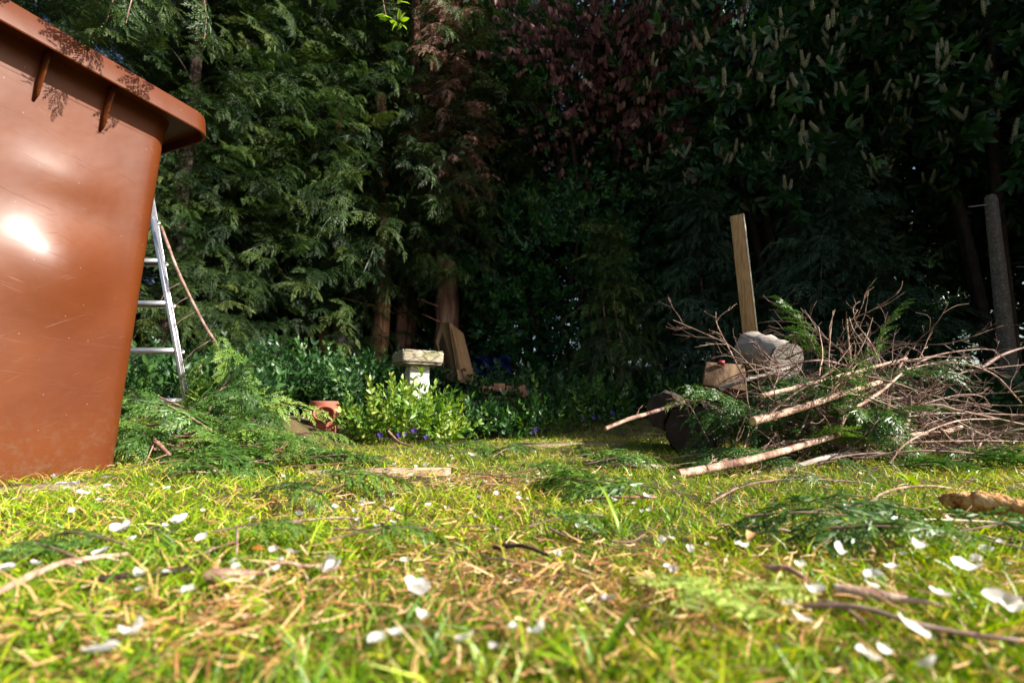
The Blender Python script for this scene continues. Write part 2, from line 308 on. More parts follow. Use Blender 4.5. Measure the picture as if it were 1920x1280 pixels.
# ------------------------------------------------------------ foliage templates (all triangles / quads as (V, F, tint))
def finish(mb): return mb.arrays()
def kite(mb, p, d, L, w, roll, tint=0.0, bend=0.0):
    d = np.array(d, float); d /= np.linalg.norm(d) + 1e-9
    s = np.cross(d, (0, 0, 1.)); s /= np.linalg.norm(s) + 1e-9; u = np.cross(s, d)
    s = s * math.cos(roll) + u * math.sin(roll); m = p + d * L * .45; t = p + d * L + np.array((0, 0, bend * L))
    mb.add([p, m + s * w, t, m - s * w], [(0, 1, 2, 3)], tint)
def spray(L, nside, nsub, w, seed, droop=.35):
    r = random.Random(seed); mb = MB()
    def ax(t): return np.array((.06 * L * math.sin(3 * t + seed), t * L, -droop * L * t * t))
    for i in range(4):
        a, b = ax(i / 4), ax((i + 1.3) / 4); kite(mb, a, b - a, np.linalg.norm(b - a), w * .8, r.uniform(-.6, .6), -.05)
    for i in range(nside):
        t = .08 + .9 * i / nside; sd_ = 1 if i % 2 else -1
        l = L * .42 * (1 - t) ** .75 * r.uniform(.75, 1.2) + .02 * L
        an = r.uniform(.5, .85) * sd_; p = ax(t)
        d = np.array((math.sin(an), math.cos(an), -droop * t * 1.3 + r.uniform(-.12, .12)))
        kite(mb, p, d, l, w, r.uniform(-.7, .7), r.uniform(-.06, .06), -.1)
        dn = d / np.linalg.norm(d)
        for k in range(nsub):
            u = .2 + .75 * k / nsub; s2 = 1 if k % 2 else -1; l2 = l * .42 * (1 - u * .6) * r.uniform(.8, 1.2)
            a2 = an + s2 * r.uniform(.5, .8); d2 = np.array((math.sin(a2), math.cos(a2), dn[2] + r.uniform(-.25, .1)))
            kite(mb, p + dn * l * u, d2, l2, w * .9, r.uniform(-.8, .8), r.uniform(-.08, .26), -.12)
    return finish(mb)
SPR = [spray(1.0, 16, 5, .0135, s) for s in (1, 2, 3)]          # unit length sprays
SPR_LO = [spray(1.0, 10, 4, .019, s) for s in (4, 5, 6)]
SPR_HI = [spray(1.0, 20, 7, .014, s, .12) for s in (8, 9)]
SPR_C = [spray(1.0, 15, 4, .024, s) for s in (15, 16, 17)]; SPR_F = [spray(1.0, 16, 6, .020, s, .04) for s in (18, 19)]
def bough(L, n, tmpl, seed, arch=.10, droop=.45, sl=.40):
    r = np.random.default_rng(seed); mb = MB(); T = []; D = []; S = []
    def ax(t): return np.array((0.04 * L * math.sin(4 * t + seed), t * L, arch * L * math.sin(t * PI * .8) - droop * L * t ** 2.4))
    for i in range(n):
        t = .12 + .88 * i / (n - 1); sd_ = 1 if i % 2 else -1
        a = ax(t); b = ax(t + .02); f = (b - a) / np.linalg.norm(b - a)
        an = (0.9 - .35 * t) * sd_ * r.uniform(.75, 1.15) if i < n - 1 else 0
        d = np.array((math.sin(an), math.cos(an) * f[1], f[2] + r.uniform(-.35, .1))); T.append(a); D.append(d); S.append(L * sl * (1.05 - .55 * t) * r.uniform(.8, 1.2))
    T = np.array(T); D = np.array(D); S = np.array(S)
    for k, tp in enumerate(tmpl):
        q = np.arange(n) % len(tmpl) == k
        mb.inst(tp, frames(D[q], r.uniform(-.5, .5, q.sum()), S[q]), T[q], r.uniform(-.07, .07, q.sum()))
    for i in range(5):
        a, b = ax(i / 5), ax((i + 1.1) / 5); kite(mb, a, b - a, np.linalg.norm(b - a), .006, .5, -.2)
    return finish(mb)
BOUGH = [bough(.55, 11, SPR_LO, s) for s in (11, 12, 13)]
BOUGH_N = [bough(.55, 14, SPR, s) for s in (21, 22)]
def leaf(L, w, fold=.25, curl=.15, tint=0.0):
    V = []; rows = [(0, 0), (.3, 1), (.68, .8), (1, 0)]
    def z(t): return -curl * L * t * t
    V = [(0, 0, 0), (-w, .3 * L, fold * w + z(.3)), (0, .3 * L, z(.3)), (w, .3 * L, fold * w + z(.3)), (-w * .8, .68 * L, fold * w + z(.68)), (0, .68 * L, z(.68)), (w * .8, .68 * L, fold * w + z(.68)), (0, L, z(1))]
    F = [(0, 2, 1), (0, 3, 2), (1, 2, 5), (1, 5, 4), (2, 3, 6), (2, 6, 5), (4, 5, 7), (5, 6, 7)]
    return np.array(V, float), np.array(F), np.full(8, tint)
def shoot(n, L, w, seed, stem=.16, spread=1.0, fold=.25, curl=.2, stemw=.003, pairs=False, hang=False):
    r = np.random.default_rng(seed); mb = MB(); lf = leaf(1, w / L, fold, curl); T = []; D = []
    for i in range(n):
        t = (i // 2 if pairs else i) / max(1, ((n - 1) // 2 if pairs else n - 1))
        an = (i * 2.4) if not pairs else ((i % 2) * PI + (i // 2) * 1.57 + .3)
        el = (1.15 - .75 * t) * spread
        if hang: d = (math.sin(an) * .35, math.cos(an) * .35, -1)
        else: d = (math.sin(an) * math.sin(el), math.cos(el), math.cos(an) * math.sin(el))
        T.append((0, stem * (.15 + .85 * t), 0)); D.append(np.array(d) + r.uniform(-.2, .2, 3))
    S = L * r.uniform(.7, 1.1, n)
    mb.inst(lf, frames(np.array(D), r.uniform(-.6, .6, n), S), np.array(T, float), r.uniform(-.1, .1, n))
    p = np.array((0., 0, 0)); 
    for roll in (0, 1.5):
        s = np.array((math.cos(roll), 0, math.sin(roll))) * stemw
        V = [p - s, p + s, p + (0, stem, 0) + s * .5, p + (0, stem, 0) - s * .5]; mb.add(V, [(0, 1, 2), (0, 2, 3)], -.3)
    return finish(mb)
LAUR = [shoot(9, .13, .024, s) for s in (31, 32, 33)]
SHRB = [shoot(9, .075, .017, s, .12) for s in (34, 35)]
COPP = [shoot(8, .085, .017, s, .15, hang=True) for s in (36, 37)]
VINC = [shoot(12, .042, .009, s, .17, .95, pairs=True, stemw=.0016) for s in (38, 39, 40)]

# ------------------------------------------------------------ ground sheet
def build_ground():
    xs = np.concatenate([-np.geomspace(80, 5, 14), np.linspace(-4.8, -1.6, 40), np.linspace(-1.55, 1.55, 130), np.linspace(1.6, 4.8, 40), np.geomspace(5, 80, 14)])
    ys = np.concatenate([-np.geomspace(80, 3, 10), np.linspace(-2.5, 0, 16), np.linspace(.05, 2.5, 120), np.linspace(2.55, 7, 60), np.geomspace(7.5, 90, 14)])
    X, Y = np.meshgrid(xs, ys); Z = H(X, Y); V = np.stack([X, Y, Z], -1).reshape(-1, 3); nx = len(xs)
    i = np.arange(len(ys) - 1)[:, None] * nx + np.arange(nx - 1)[None]; F = np.stack([i, i + 1, i + nx + 1, i + nx], -1).reshape(-1, 4)
    mb = MB(); mb.add(V, F); g = mb.build('ground', M['ground'], smooth=True); tag(g, 'lawn soil and thatch rising into the planted bank', kind='structure')
build_ground()

# sunken stones (centre, half sizes, rotation)
STONES = [(G(700, 890), .21, .030, .03, 'long sandy stone sunk in the lawn in the middle distance, strewn with petals'),
          (G(95, 918), .17, .045, -.1, 'sandy stone sunk in the lawn in front of the brown bin'),
          (G(1070, 836), .30, .09, .15, 'far stone sunk at the lawn edge before the dark sapling'),
          (G(1175, 866), .15, .09, -.4, 'brownish stone sunk in the lawn left of the dark log')]
for c, a, b_, ro, lb in STONES:
    mb = MB(); n = 22; top = []; z = float(H(c[0], c[1])) + .007
    for k in range(n):
        an = 2 * PI * k / n; ca, sa = math.cos(an), math.sin(an); e = .45
        x = a * math.copysign(abs(ca) ** e, ca) * R.uniform(.93, 1.05); y = b_ * math.copysign(abs(sa) ** e, sa) * R.uniform(.9, 1.08)
        top.append((c[0] + x * math.cos(ro) - y * math.sin(ro), c[1] + x * math.sin(ro) + y * math.cos(ro), z + R.uniform(-.002, .002)))
    bot = [(p[0], p[1], p[2] - .04) for p in top]; V = top + bot + [(c[0], c[1], z + .003)]
    F3 = [(k, (k + 1) % n, 2 * n) for k in range(n)]; F4 = [(k, n + k, n + (k + 1) % n, (k + 1) % n) for k in range(n)]
    mb.add(V, F3); mb.v.append(np.zeros((0, 3))); mb.f.append(np.array(F4)); mb.t.append(np.full(n, .5))
    tag(mb.build('stepping_stone', M['paver'], origin=(c[0], c[1], z - .04)), lb, 'stepping stone', 'stones sunk in the lawn')
def on_stone(x, y):
    m = np.zeros(len(x), bool)
    for c, a, b_, ro, _ in STONES:
        dx, dy = x - c[0], y - c[1]; u = dx * math.cos(ro) + dy * math.sin(ro); v = -dx * math.sin(ro) + dy * math.cos(ro)
        m |= (np.abs(u) < a * .95) & (np.abs(v) < b_ * .85) & (np.random.default_rng(3).random(len(x)) < .8)
    return m

# ------------------------------------------------------------ grass
def lawn_points(n, near, ymax=3.5):
    r = rg
    n1 = int(n * near); lo, hi = .2, ymax
    y1 = np.exp(r.uniform(math.log(lo), math.log(hi), n1)); x1 = r.uniform(-1, 1, n1) * (1.15 * y1 + .25)
    n2 = n - n1; y2 = r.uniform(-.1, ymax, n2); x2 = r.uniform(-2.4, 4.0, n2)
    x = np.concatenate([x1, x2]); y = np.concatenate([y1, y2])
    ok = (y < 3.15 + .9 * sstep(.1, .5, x) - .1 * x + .12 * np.sin(3 * x)) & ~((x < -1.02) & (y > 2.0)) & ~on_stone(x, y)
    return x[ok], y[ok]
def build_grass():
    x, y = lawn_points(190000, .62, 4.2); thin = noise2(x, y, 9, 6.0) + .6 * noise2(x, y, 31, 2.0); kp = rg.random(len(x)) < np.clip(.85 + .45 * thin, .25, 1) * (1 - .75 * np.exp(-(((x - .02) / .15) ** 2 + ((y - .5) / .13) ** 2))) * (1 - .6 * np.exp(-(((x + .08) / .25) ** 2 + ((y - 1.25) / .16) ** 2))); x, y = x[kp], y[kp]; n = len(x)
    patch = noise2(x, y, 2.2, 1.0) + .5 * noise2(x, y, 7, 3.0)
    L = rg.uniform(.014, .042, n) * (1 + .35 * noise2(x, y, 4, 9)) * np.where(rg.random(n) < .05, 1.5, 1); w = rg.uniform(.0006, .0015, n)
    az = rg.uniform(0, 2 * PI, n) + .6 * noise2(x, y, 3, 5); el = rg.uniform(.2, 1.25, n)
    d = np.stack([np.cos(az) * np.cos(el), np.sin(az) * np.cos(el), np.sin(el)], 1)
    p = np.stack([x, y, H(x, y) - .002], 1); s = nrm(np.cross(d, rg.normal(0, 1, (n, 3)))) * w[:, None]
    bend = np.stack([np.cos(az), np.sin(az), -rg.uniform(.3, 1.3, n)], 1) * (L * .2)[:, None]
    q1 = p + d * (L * .5)[:, None]; q2 = p + d * L[:, None] + bend * .8
    q2[:, 2] = np.maximum(q2[:, 2], p[:, 2] + .003)
    V = np.stack([p - s, p + s, q1 + s * .9, q1 - s * .9, q2], 1).reshape(-1, 3); b0 = np.arange(n)[:, None] * 5
    tint = np.clip(.45 + .2 * patch + rg.normal(0, .17, n), 0, .86); dead = rg.random(n) < .14 + .2 * (patch > .5); tint[dead] = rg.uniform(.85, 1, dead.sum())
    mb = MB(); mb.add(V, b0 + np.array([0, 1, 2, 3]), tint); mb.v.append(np.zeros((0, 3))); mb.f.append(b0 + np.array([3, 2, 4])); mb.t.append(tint)
    tag(mb.build('grass', M['grass']), 'short yellow green lawn grass in sun', 'grass', kind='stuff')
def build_straw():
    x, y = lawn_points(80000, .65); patch = noise2(x, y, 2.2, 1.0) + .5 * noise2(x, y, 7, 3.0)
    near = np.exp(-(((x - .02) / .18) ** 2 + ((y - .5) / .14) ** 2)) + np.exp(-(((x + .08) / .25) ** 2 + ((y - 1.3) / .2) ** 2)) + .8 * np.exp(-(((x + .25) / .15) ** 2 + ((y - .42) / .08) ** 2))
    keep = rg.random(len(x)) < np.clip(.10 + .22 * patch + 1.0 * near, .03, 1); x, y = x[keep], y[keep]; n = len(x)
    L = rg.uniform(.008, .034, n); w = rg.uniform(.0004, .0010, n); az = rg.uniform(0, 2 * PI, n); el = rg.normal(.08, .22, n)
    d = np.stack([np.cos(az) * np.cos(el), np.sin(az) * np.cos(el), np.sin(el)], 1); p = np.stack([x, y, H(x, y) + rg.uniform(.004, .022, n)], 1)
    s = nrm(np.cross(d, rg.normal(0, 1, (n, 3)))) * w[:, None]; q = p + d * L[:, None]; m_ = (p + q) / 2 + rg.normal(0, .0012, (n, 3))
    V = np.stack([p - s, p + s, m_ + s, m_ - s, q + s * .6, q - s * .6], 1).reshape(-1, 3); b0 = np.arange(n)[:, None] * 6
    t = rg.uniform(0, 1, n); mb = MB(); mb.add(V, b0 + np.array([0, 1, 2, 3]), t); mb.v.append(np.zeros((0, 3))); mb.f.append(b0 + np.array([3, 2, 4, 5])); mb.t.append(t)
    tag(mb.build('dry_grass', M['straw']), 'dry straw coloured grass clippings matted into the lawn', 'dry grass', kind='stuff')
build_grass(); build_straw()

# ------------------------------------------------------------ trees and hedge
def conifer_crown(z0, z1, Rb, n, seed, tmpl, lump=.18, tintc=.38, tsd=.16, half=None, toppow=1.6, scale=(.8, 1.25), inner=.25):
    r = np.random.default_rng(seed); mb = MB()
    z = z0 + (z1 - z0) * r.random(n) ** 1.15; a = r.uniform(0, 2 * PI, n) if half is None else r.uniform(half[0], half[1], n)
    q = (z - z0) / (z1 - z0)
    rad = Rb * (1 - q ** toppow * .85) * (1 + lump * np.sin(3 * a + z * 2.1 + seed) + lump * .8 * np.sin(5 * a - z * 3.7)) * (1 - inner * r.random(n) ** 2) * (.8 + .2 * sstep(0, .12, q))
    s = r.uniform(scale[0], scale[1], n)
    out_ = np.stack([np.cos(a), np.sin(a), np.zeros(n)], 1)
    d = out_ + r.normal(0, .28, (n, 3)); d[:, 2] = r.uniform(-.45, .35, n) + .25 * q
    base = out_ * (rad - .45 * s)[:, None]; base[:, 2] = z
    M_ = frames(d, r.uniform(-.7, .7, n), s); tint = np.clip(tintc + .12 * np.sin(3 * a + z * 2.1 + seed) + r.normal(0, tsd, n), .02, .95)
    for k, tp in enumerate(tmpl):
        m = np.arange(n) % len(tmpl) == k; mb.inst(tp, M_[m], base[m], tint[m])
    return mb
def trunk(pts, r0, r1, limbs=0, seed=1, spread=1.0, zmin=.2, sides=10):
    mb = MB(); P = catmull(pts, 16); tube(mb, P, r0, r1, sides, knob=.10); rr = random.Random(seed)
    for i in range(limbs):
        t = zmin + (1 - zmin) * (i + .5) / limbs; k = int(t * 15); a = rr.uniform(0, 2 * PI); l = spread * (1 - t * .6) * rr.uniform(.7, 1.1); b = P[k]
        Q = [b, b + np.array((math.cos(a) * l * .5, math.sin(a) * l * .5, l * .15)), b + np.array((math.cos(a) * l, math.sin(a) * l, l * rr.uniform(-.05, .4)))]
        tube(mb, catmull(Q, 7), r0 * .28 * (1 - t * .6), .004, 5, knob=.1)
    return mb
tree_specs = []
ca = conifer_crown(.1, 7.8, 1.6, 2500, 3, BOUGH_N, tintc=.38, toppow=3.0, inner=.5, scale=(.45, .9), tsd=.2)
cb = conifer_crown(1.2, 8.0, 1.6, 1500, 4, BOUGH, tintc=.32, toppow=3.0, scale=(.7, 1.15))
trA = trunk([(0, 0, 0), (.04, .02, 3), (0, 0, 7)], .09, .02, 10, 1, 1.2); trB = trunk([(0, 0, 0), (.05, 0, 2.5), (-.03, .03, 7.4)], .15, .03, 12, 2, 1.3, .25)
def tree(name, loc, label, cat, crown, tr, cmat, tmat, group=None, rot=0, s=1, src=None):
    if src is not None:
        e = copy_tree(src); e.location = loc; e.rotation_euler = (0, 0, rot); e.scale = (s, s, s); tag(e, label, cat, group); return e
    e = empty(name, (0, 0, 0), label, cat, group)
    if tr: tr.build('trunk', M[tmat], e, smooth=True)
    crown.build('crown', M[cmat], e)
    e.location = loc; e.rotation_euler = (0, 0, rot); e.scale = (s, s, s)
    return e
g_con = 'tall conifers of the left hedge'
t1 = tree('conifer_tree', (-3.15, 4.25, .1), 'tall sunlit conifer with dense drooping sprays directly behind the ladder', 'conifer', ca, trA, 'conifer', 'bark_dark', g_con)
tree('', (-4.6, 3.3, .05), 'sunlit conifer behind the brown bin at the far left of the hedge', 'conifer', None, None, None, None, g_con, 2.1, 1.0, t1)
tree('', (-2.25, 5.15, .1), 'tall conifer whose skirt hangs just left of the bare trunks', 'conifer', None, None, None, None, g_con, 4.0, .98, t1)
t2 = tree('conifer_tree', (-1.25, 5.5, .2), 'tall conifer with bare lower trunk and dark overhanging boughs behind the bird bath', 'conifer', cb, trB, 'conifer', 'bark', g_con, .5)
tree('', (-.55, 6.3, .2), 'tall shaded conifer behind the leaning cardboard box', 'conifer', None, None, None, None, g_con, 3.0, 1.0, t2)
for x, y, ro, lb in [(-5.6, 5.2, 1, 'sunlit conifer in the second row behind the bin'), (-3.9, 6.3, 5, 'conifer in the second row behind the ladder'), (-2.0, 7.3, 2.2, 'conifer in the second row behind the bare trunks'), (-5.3, 7.6, .4, 'conifer in the third row behind the bin'), (-3.4, 8.6, 3.1, 'conifer in the third row behind the ladder')]:
    tree('', (x, y, .1), lb, 'conifer', None, None, None, None, g_con, ro, 1.0, t1)
# extra bare trunks in the hedge bottom
def at_ground(px, y): p = W(px, 700, y); return (p[0], y, float(H(p[0], y)) - .05)
for px, y, r0, lb in [(604, 5.1, .05, 'thin reddish trunk at the left end of the bare conifer trunks'), (632, 5.25, .08, 'broad dark trunk second from the left, grey slabs at its foot'),
                      (704, 4.9, .085, 'split peeling orange brown trunk left of the bird bath'), (752, 5.3, .06, 'slim trunk between the peeling trunk and the bird bath'), (838, 5.0, .13, 'thick furrowed trunk right behind the cardboard box')]:
    b0 = at_ground(px, y); mb = MB(); P = catmull([(0, 0, 0), (R.uniform(-.05, .05), .03, 1.4), (R.uniform(-.1, .1), .1, 3.6)], 18); tube(mb, P, r0 * 1.15, r0 * .7, 12, knob=.12)
    for k in range(3):
        a = R.uniform(-2.6, -.5); z = R.uniform(1.3, 3); i = int(z / 3.6 * 17); l = R.uniform(.25, .5); tube(mb, catmull([P[i], P[i] + (math.cos(a) * l, math.sin(a) * l, .05)], 5), .015, .004, 5)
    e = empty('conifer_tree', b0, lb, 'conifer', 'bare conifer trunks in the hedge bottom')
    V_, o_ = [v + np.array(b0) for v in mb.v], None; mb.v = V_; mb.build('trunk', M['peeled' if px in (704, 604) else 'bark'], e, smooth=True)
    tp = conifer_crown(0, 1.8, .6, 110, int(px), BOUGH, tintc=.25, scale=(.8, 1.1)); tp.v = [v + np.array(b0) + (0, 0, 1.35) for v in tp.v]; tp.build('crown', M['conifer'], e)
# browned conifer
cc = conifer_crown(.6, 5.6, .55, 380, 9, BOUGH, tintc=.4, tsd=.25, scale=(.5, .85), inner=.6)
cc2 = conifer_crown(.3, 5.6, .6, 190, 19, BOUGH, tintc=.5, tsd=.2, scale=(.6, .95))
bt = tree('conifer_tree', (-.62, 4.75, 1.75), 'dying conifer with rust brown sprays beside the dark laurel', 'conifer', cc, None, 'conifer_dead', 'bark')
g2 = cc2.build('green_foliage', M['conifer'], None); g2.parent = bt
tr = MB(); tube(tr, catmull([(.1, .9, -1.6), (.03, .7, 0), (0, 0, 3), (.1, 0, 5.6)], 14), .05, .02, 8, knob=.1); o = tr.build('trunk', M['bark'], None, smooth=True); o.parent = bt

def leafy_crown(c, rad, n, seed, tmpl, tintc=.4, tsd=.18, shell=.55, scale=(.8, 1.2), up=.3, flat=1.0, holes=0, zmin=None):
    r = np.random.default_rng(seed); d = nrm(r.normal(0, 1, (n, 3))); rr = (shell + (1 - shell) * r.random(n)) * (1 + .22 * np.sin(4 * d[:, 0] + 3 * d[:, 2] + seed) * np.sin(5 * d[:, 1] + seed))
    p = d * rr[:, None] * np.array(rad) + np.array(c)
    if holes:
        for _ in range(holes):
            h = nrm(r.normal(0, 1, 3)) * np.array(rad) * .8 + np.array(c); k = np.linalg.norm(p - h, axis=1) > r.uniform(.25, .5); p, d = p[k], d[k]
    if zmin is not None: k = p[:, 2] > zmin; p, d = p[k], d[k]
    n = len(p); dd = d + r.normal(0, .5, (n, 3)); dd[:, 2] += up; hang = tmpl is COPP; dd[:, 2] *= .2 if hang else 1; mb = MB(); s = r.uniform(*scale, n) * r.uniform(.75, 1.1, n); t = np.clip(tintc + r.normal(0, tsd, n), 0, 1); Mx = frames(dd, r.normal(0, .3, n) if hang else r.uniform(0, 6, n), s)
    for k, tp in enumerate(tmpl):
        m = np.arange(n) % len(tmpl) == k; mb.inst(tp, Mx[m], p[m], t[m])
    return mb, p, d
def multi_stem(n, h, spread, r0, seed):
    mb = MB(); rr = random.Random(seed)
    for i in range(n):
        a = 2 * PI * i / n + rr.uniform(-.4, .4); P = [(math.cos(a) * .08, math.sin(a) * .08, 0), (math.cos(a) * spread * .3, math.sin(a) * spread * .3, h * .4), (math.cos(a) * spread * .7, math.sin(a) * spread * .7, h * .75), (math.cos(a) * spread, math.sin(a) * spread, h)]
        P = catmull(P, 14); tube(mb, P, r0 * rr.uniform(.7, 1), .008, 7, knob=.08)
        for k in range(6):
            j = rr.randint(5, 12); a2 = rr.uniform(0, 6.28); l = rr.uniform(.3, .8); tube(mb, catmull([P[j], P[j] + (math.cos(a2) * l * .5, math.sin(a2) * l * .5, l * .3), P[j] + (math.cos(a2) * l, math.sin(a2) * l, l * .5)], 6), r0 * .25, .003, 4)
    return mb
# laurels
def spike_mesh():
    mb = MB(); r = random.Random(3)
    for k in range(70):
        t = k / 70; a = k * 2.4; rr = .0095 * (1 - t * .55); c = np.array((math.cos(a) * rr, math.sin(a) * rr, .015 + t * .105)); o_ = np.array((math.cos(a), math.sin(a), .4)) * .006
        s = np.array((-math.sin(a), math.cos(a), 0)) * .0035; u = np.array((0, 0, .004)); mb.add([c - s, c + o_ - u * .5, c + s, c + o_ + u], [(0, 1, 2, 3)], r.uniform(0, 1))
    tube(mb, [(0, 0, 0), (0, 0, .12)], .002, .001, 4, .1); return mb
def laurel(loc, rad, cz, n, seed, label, spikes=0, s_n=4, group='laurel trees of the right hedge', mt='laurel', tintc=.4, holes=0, tm=LAUR, stems_r=.06, spx=None):
    e = empty('laurel_tree', loc, label, 'laurel', group); L = np.array(loc)
    cr, p, d = leafy_crown((0, 0, cz), rad, n, seed, tm, tintc, holes=holes); cr.v = [v + L for v in cr.v]; cr.build('crown', M[mt], e)
    ms = multi_stem(s_n, cz + rad[2] * .5, rad[0] * .5, stems_r, seed); ms.v = [v + L for v in ms.v]; ms.build('trunk', M['bark_dark'], e, smooth=True)
    if spikes:
        rr = np.random.default_rng(seed + 50); P_ = p + L; yy = np.maximum(P_[:, 1], .1); ex = P_[:, 0] / yy; ez = (P_[:, 2] - CAMH) / yy; dist = np.linalg.norm(P_, axis=1); best = {}
        for i in rr.permutation(len(p)):                      # shoots on the side of the crown that faces the garden
            if not (.28 < ex[i] < 1.12 and .50 < ez[i] < 1.05): continue
            key = (int(ex[i] / .062), int(ez[i] / .062))
            if key not in best or dist[i] < dist[best[key]]: best[key] = i
        sel = [i for i in best.values() if rr.random() < .8 + .4 * math.sin(ex[i] * 17 + 1) * math.sin(ez[i] * 15)]
        src = None
        for i in sel:
            for q in range(rr.integers(2, 4)):
                if src is None: src = spike_mesh().build('flower_spike', M['cream'], e, origin=(0, 0, 0)); ob = src
                else: ob = src.copy(); col.objects.link(ob)
                ob.parent = e; ob.location = p[i] - nrm(P_[i]) * rr.uniform(.10, .16) + rr.normal(0, .03, 3); ob.rotation_euler = (rr.uniform(-.5, .5), rr.uniform(-.45, .45), rr.uniform(0, 6)); s_ = rr.uniform(.6, 1.3); ob.scale = (s_,) * 3
    return e
laurel((2.75, 4.7, .2), (1.75, 1.35, 2.3), 4.0, 2300, 61, 'laurel with cream flower spikes above the timber stake', spikes=40)
laurel((4.5, 4.35, .2), (1.7, 1.45, 2.4), 4.0, 2300, 62, 'laurel with cream flower spikes above the concrete post at the right edge', spikes=30)
laurel((2.2, 6.2, .2), (2.0, .9, 3.0), 3.2, 2600, 63, 'tall dark laurel behind the flowering laurels', tintc=.35, s_n=5)
laurel((4.9, 6.0, .2), (2.0, 1.0, 3.2), 3.0, 2600, 64, 'dark laurel at the far right behind the concrete post', tintc=.3, s_n=5, holes=2)
laurel((.35, 7.0, .2), (1.7, .8, 3.4), 3.6, 1700, 65, 'dark laurel behind the copper leaved tree', tintc=.45, s_n=5, holes=9)
# glossy shrub low centre
laurel((.45, 5.2, .2), (1.15, .7, 1.35), 1.25, 2600, 66, 'glossy dark green shrub filling the middle of the hedge', group='', mt='shrub', tm=SHRB, s_n=5, stems_r=.03)
laurel((1.3, 5.5, .2), (.8, .5, 1.0), 2.3, 1100, 67, 'loose green shrub right of the copper leaved tree, over the sapling', group='', mt='shrub', tm=SHRB, s_n=4, stems_r=.03, tintc=.55)
# copper tree
ct = empty('copper_tree', (.95, 5.3, .2), 'tree with withered copper red leaves hanging over the middle of the hedge', 'tree'); L = np.array(ct.location)
cr, p_, d_ = leafy_crown((.15, -.7, 3.8), (1.4, .65, 1.3), 1300, 71, COPP, .5, .28, shell=.15, up=-.2, holes=9); cr.v = [v + L for v in cr.v]; cr.build('dry_leaves', M['copper'], ct)
cr, p_, d_ = leafy_crown((-.3, -.3, 4.2), (1.6, .8, 1.7), 1000, 72, SHRB, .7, .25, shell=.2, holes=6); cr.v = [v + L for v in cr.v]; cr.build('green_leaves', M['shrub'], ct)
ms = multi_stem(6, 5.0, .8, .06, 73); ms.v = [v + L for v in ms.v]; ms.build('trunk', M['bark_dark'], ct, smooth=True)
# young conifers, shaded
def young(loc, h, rb, n, seed, label, stems=2, s=(.55, .9)):
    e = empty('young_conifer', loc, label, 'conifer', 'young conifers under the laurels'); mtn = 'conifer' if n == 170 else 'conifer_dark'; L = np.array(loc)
    cr = conifer_crown(.25, h, rb, n, seed, BOUGH, tintc=.5, scale=s, toppow=1.2, inner=.6); cr.v = [v + L for v in cr.v]; cr.build('crown', M[mtn], e)
    mb = MB()
    for k in range(stems):
        x = (k - .5) * .1 if stems > 1 else 0; tube(mb, catmull([(x * .4, -.02, 0), (x + .03, -.1, h * .3), (x, 0, h * .55), (x - .03, .02, h * .95)], 14), .016, .004, 6, knob=.1)
    mb.v = [v + L for v in mb.v]; mb.build('trunk', M['twig'], e, smooth=True); return e
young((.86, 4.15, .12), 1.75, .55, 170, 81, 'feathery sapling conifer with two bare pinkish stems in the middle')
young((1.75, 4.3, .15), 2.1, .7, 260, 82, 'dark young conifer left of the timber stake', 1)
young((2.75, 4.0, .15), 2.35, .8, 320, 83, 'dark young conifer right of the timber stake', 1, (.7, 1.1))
# off-frame tall trees on the right: the shade comes from them
cshade, _, _ = leafy_crown((0, 0, 5.2), (1.9, 1.6, 4.4), 3400, 91, LAUR, .35, scale=(1.5, 2.2))
tshade = multi_stem(4, 7, .9, .12, 91)
s1 = tree('laurel_tree', (6.6, 4.0, 0), 'very tall laurel beyond the right edge, left of the other tall one', 'laurel', cshade, tshade, 'laurel', 'bark_dark', 'tall laurels shading the hedge')
laurel((4.75, 2.55, 0), (.8, .75, 1.9), 1.95, 1300, 95, 'added bushy laurel out of view at the right, shading the middle bank', group='', s_n=4, stems_r=.04)  # unseen laurel, added and placed so its shadow falls on the middle bank
for x, y, ro, lb in [(9.3, 3.1, 1.2, 'very tall laurel further right beyond the right edge'), (7.8, 5.6, 2.5, 'very tall laurel behind the front tall laurels'), (10.8, 4.4, 4, 'very tall laurel farthest right')]:
    tree('', (x, y, 0), lb, 'laurel', None, None, None, None, 'tall laurels shading the hedge', ro, 1.0, s1)

for i, x in enumerate((-5.5, -3.2, -1.2, 1.0, 3.2, 5.4, 7.8)):
    if i == 3: continue
    tree('', (x, 9.6 + .3 * math.sin(i * 2), 0), ['broad dark laurel in the back row, leftmost', 'broad dark laurel in the back row behind the ladder', 'broad dark laurel in the back row behind the bird bath', 'broad dark laurel in the back row behind the sapling', 'broad dark laurel in the back row behind the timber stake', 'broad dark laurel in the back row behind the brush pile', 'broad dark laurel in the back row, rightmost'][i], 'laurel', None, None, None, None, 'back row of laurels', i * 1.3, .95, s1)
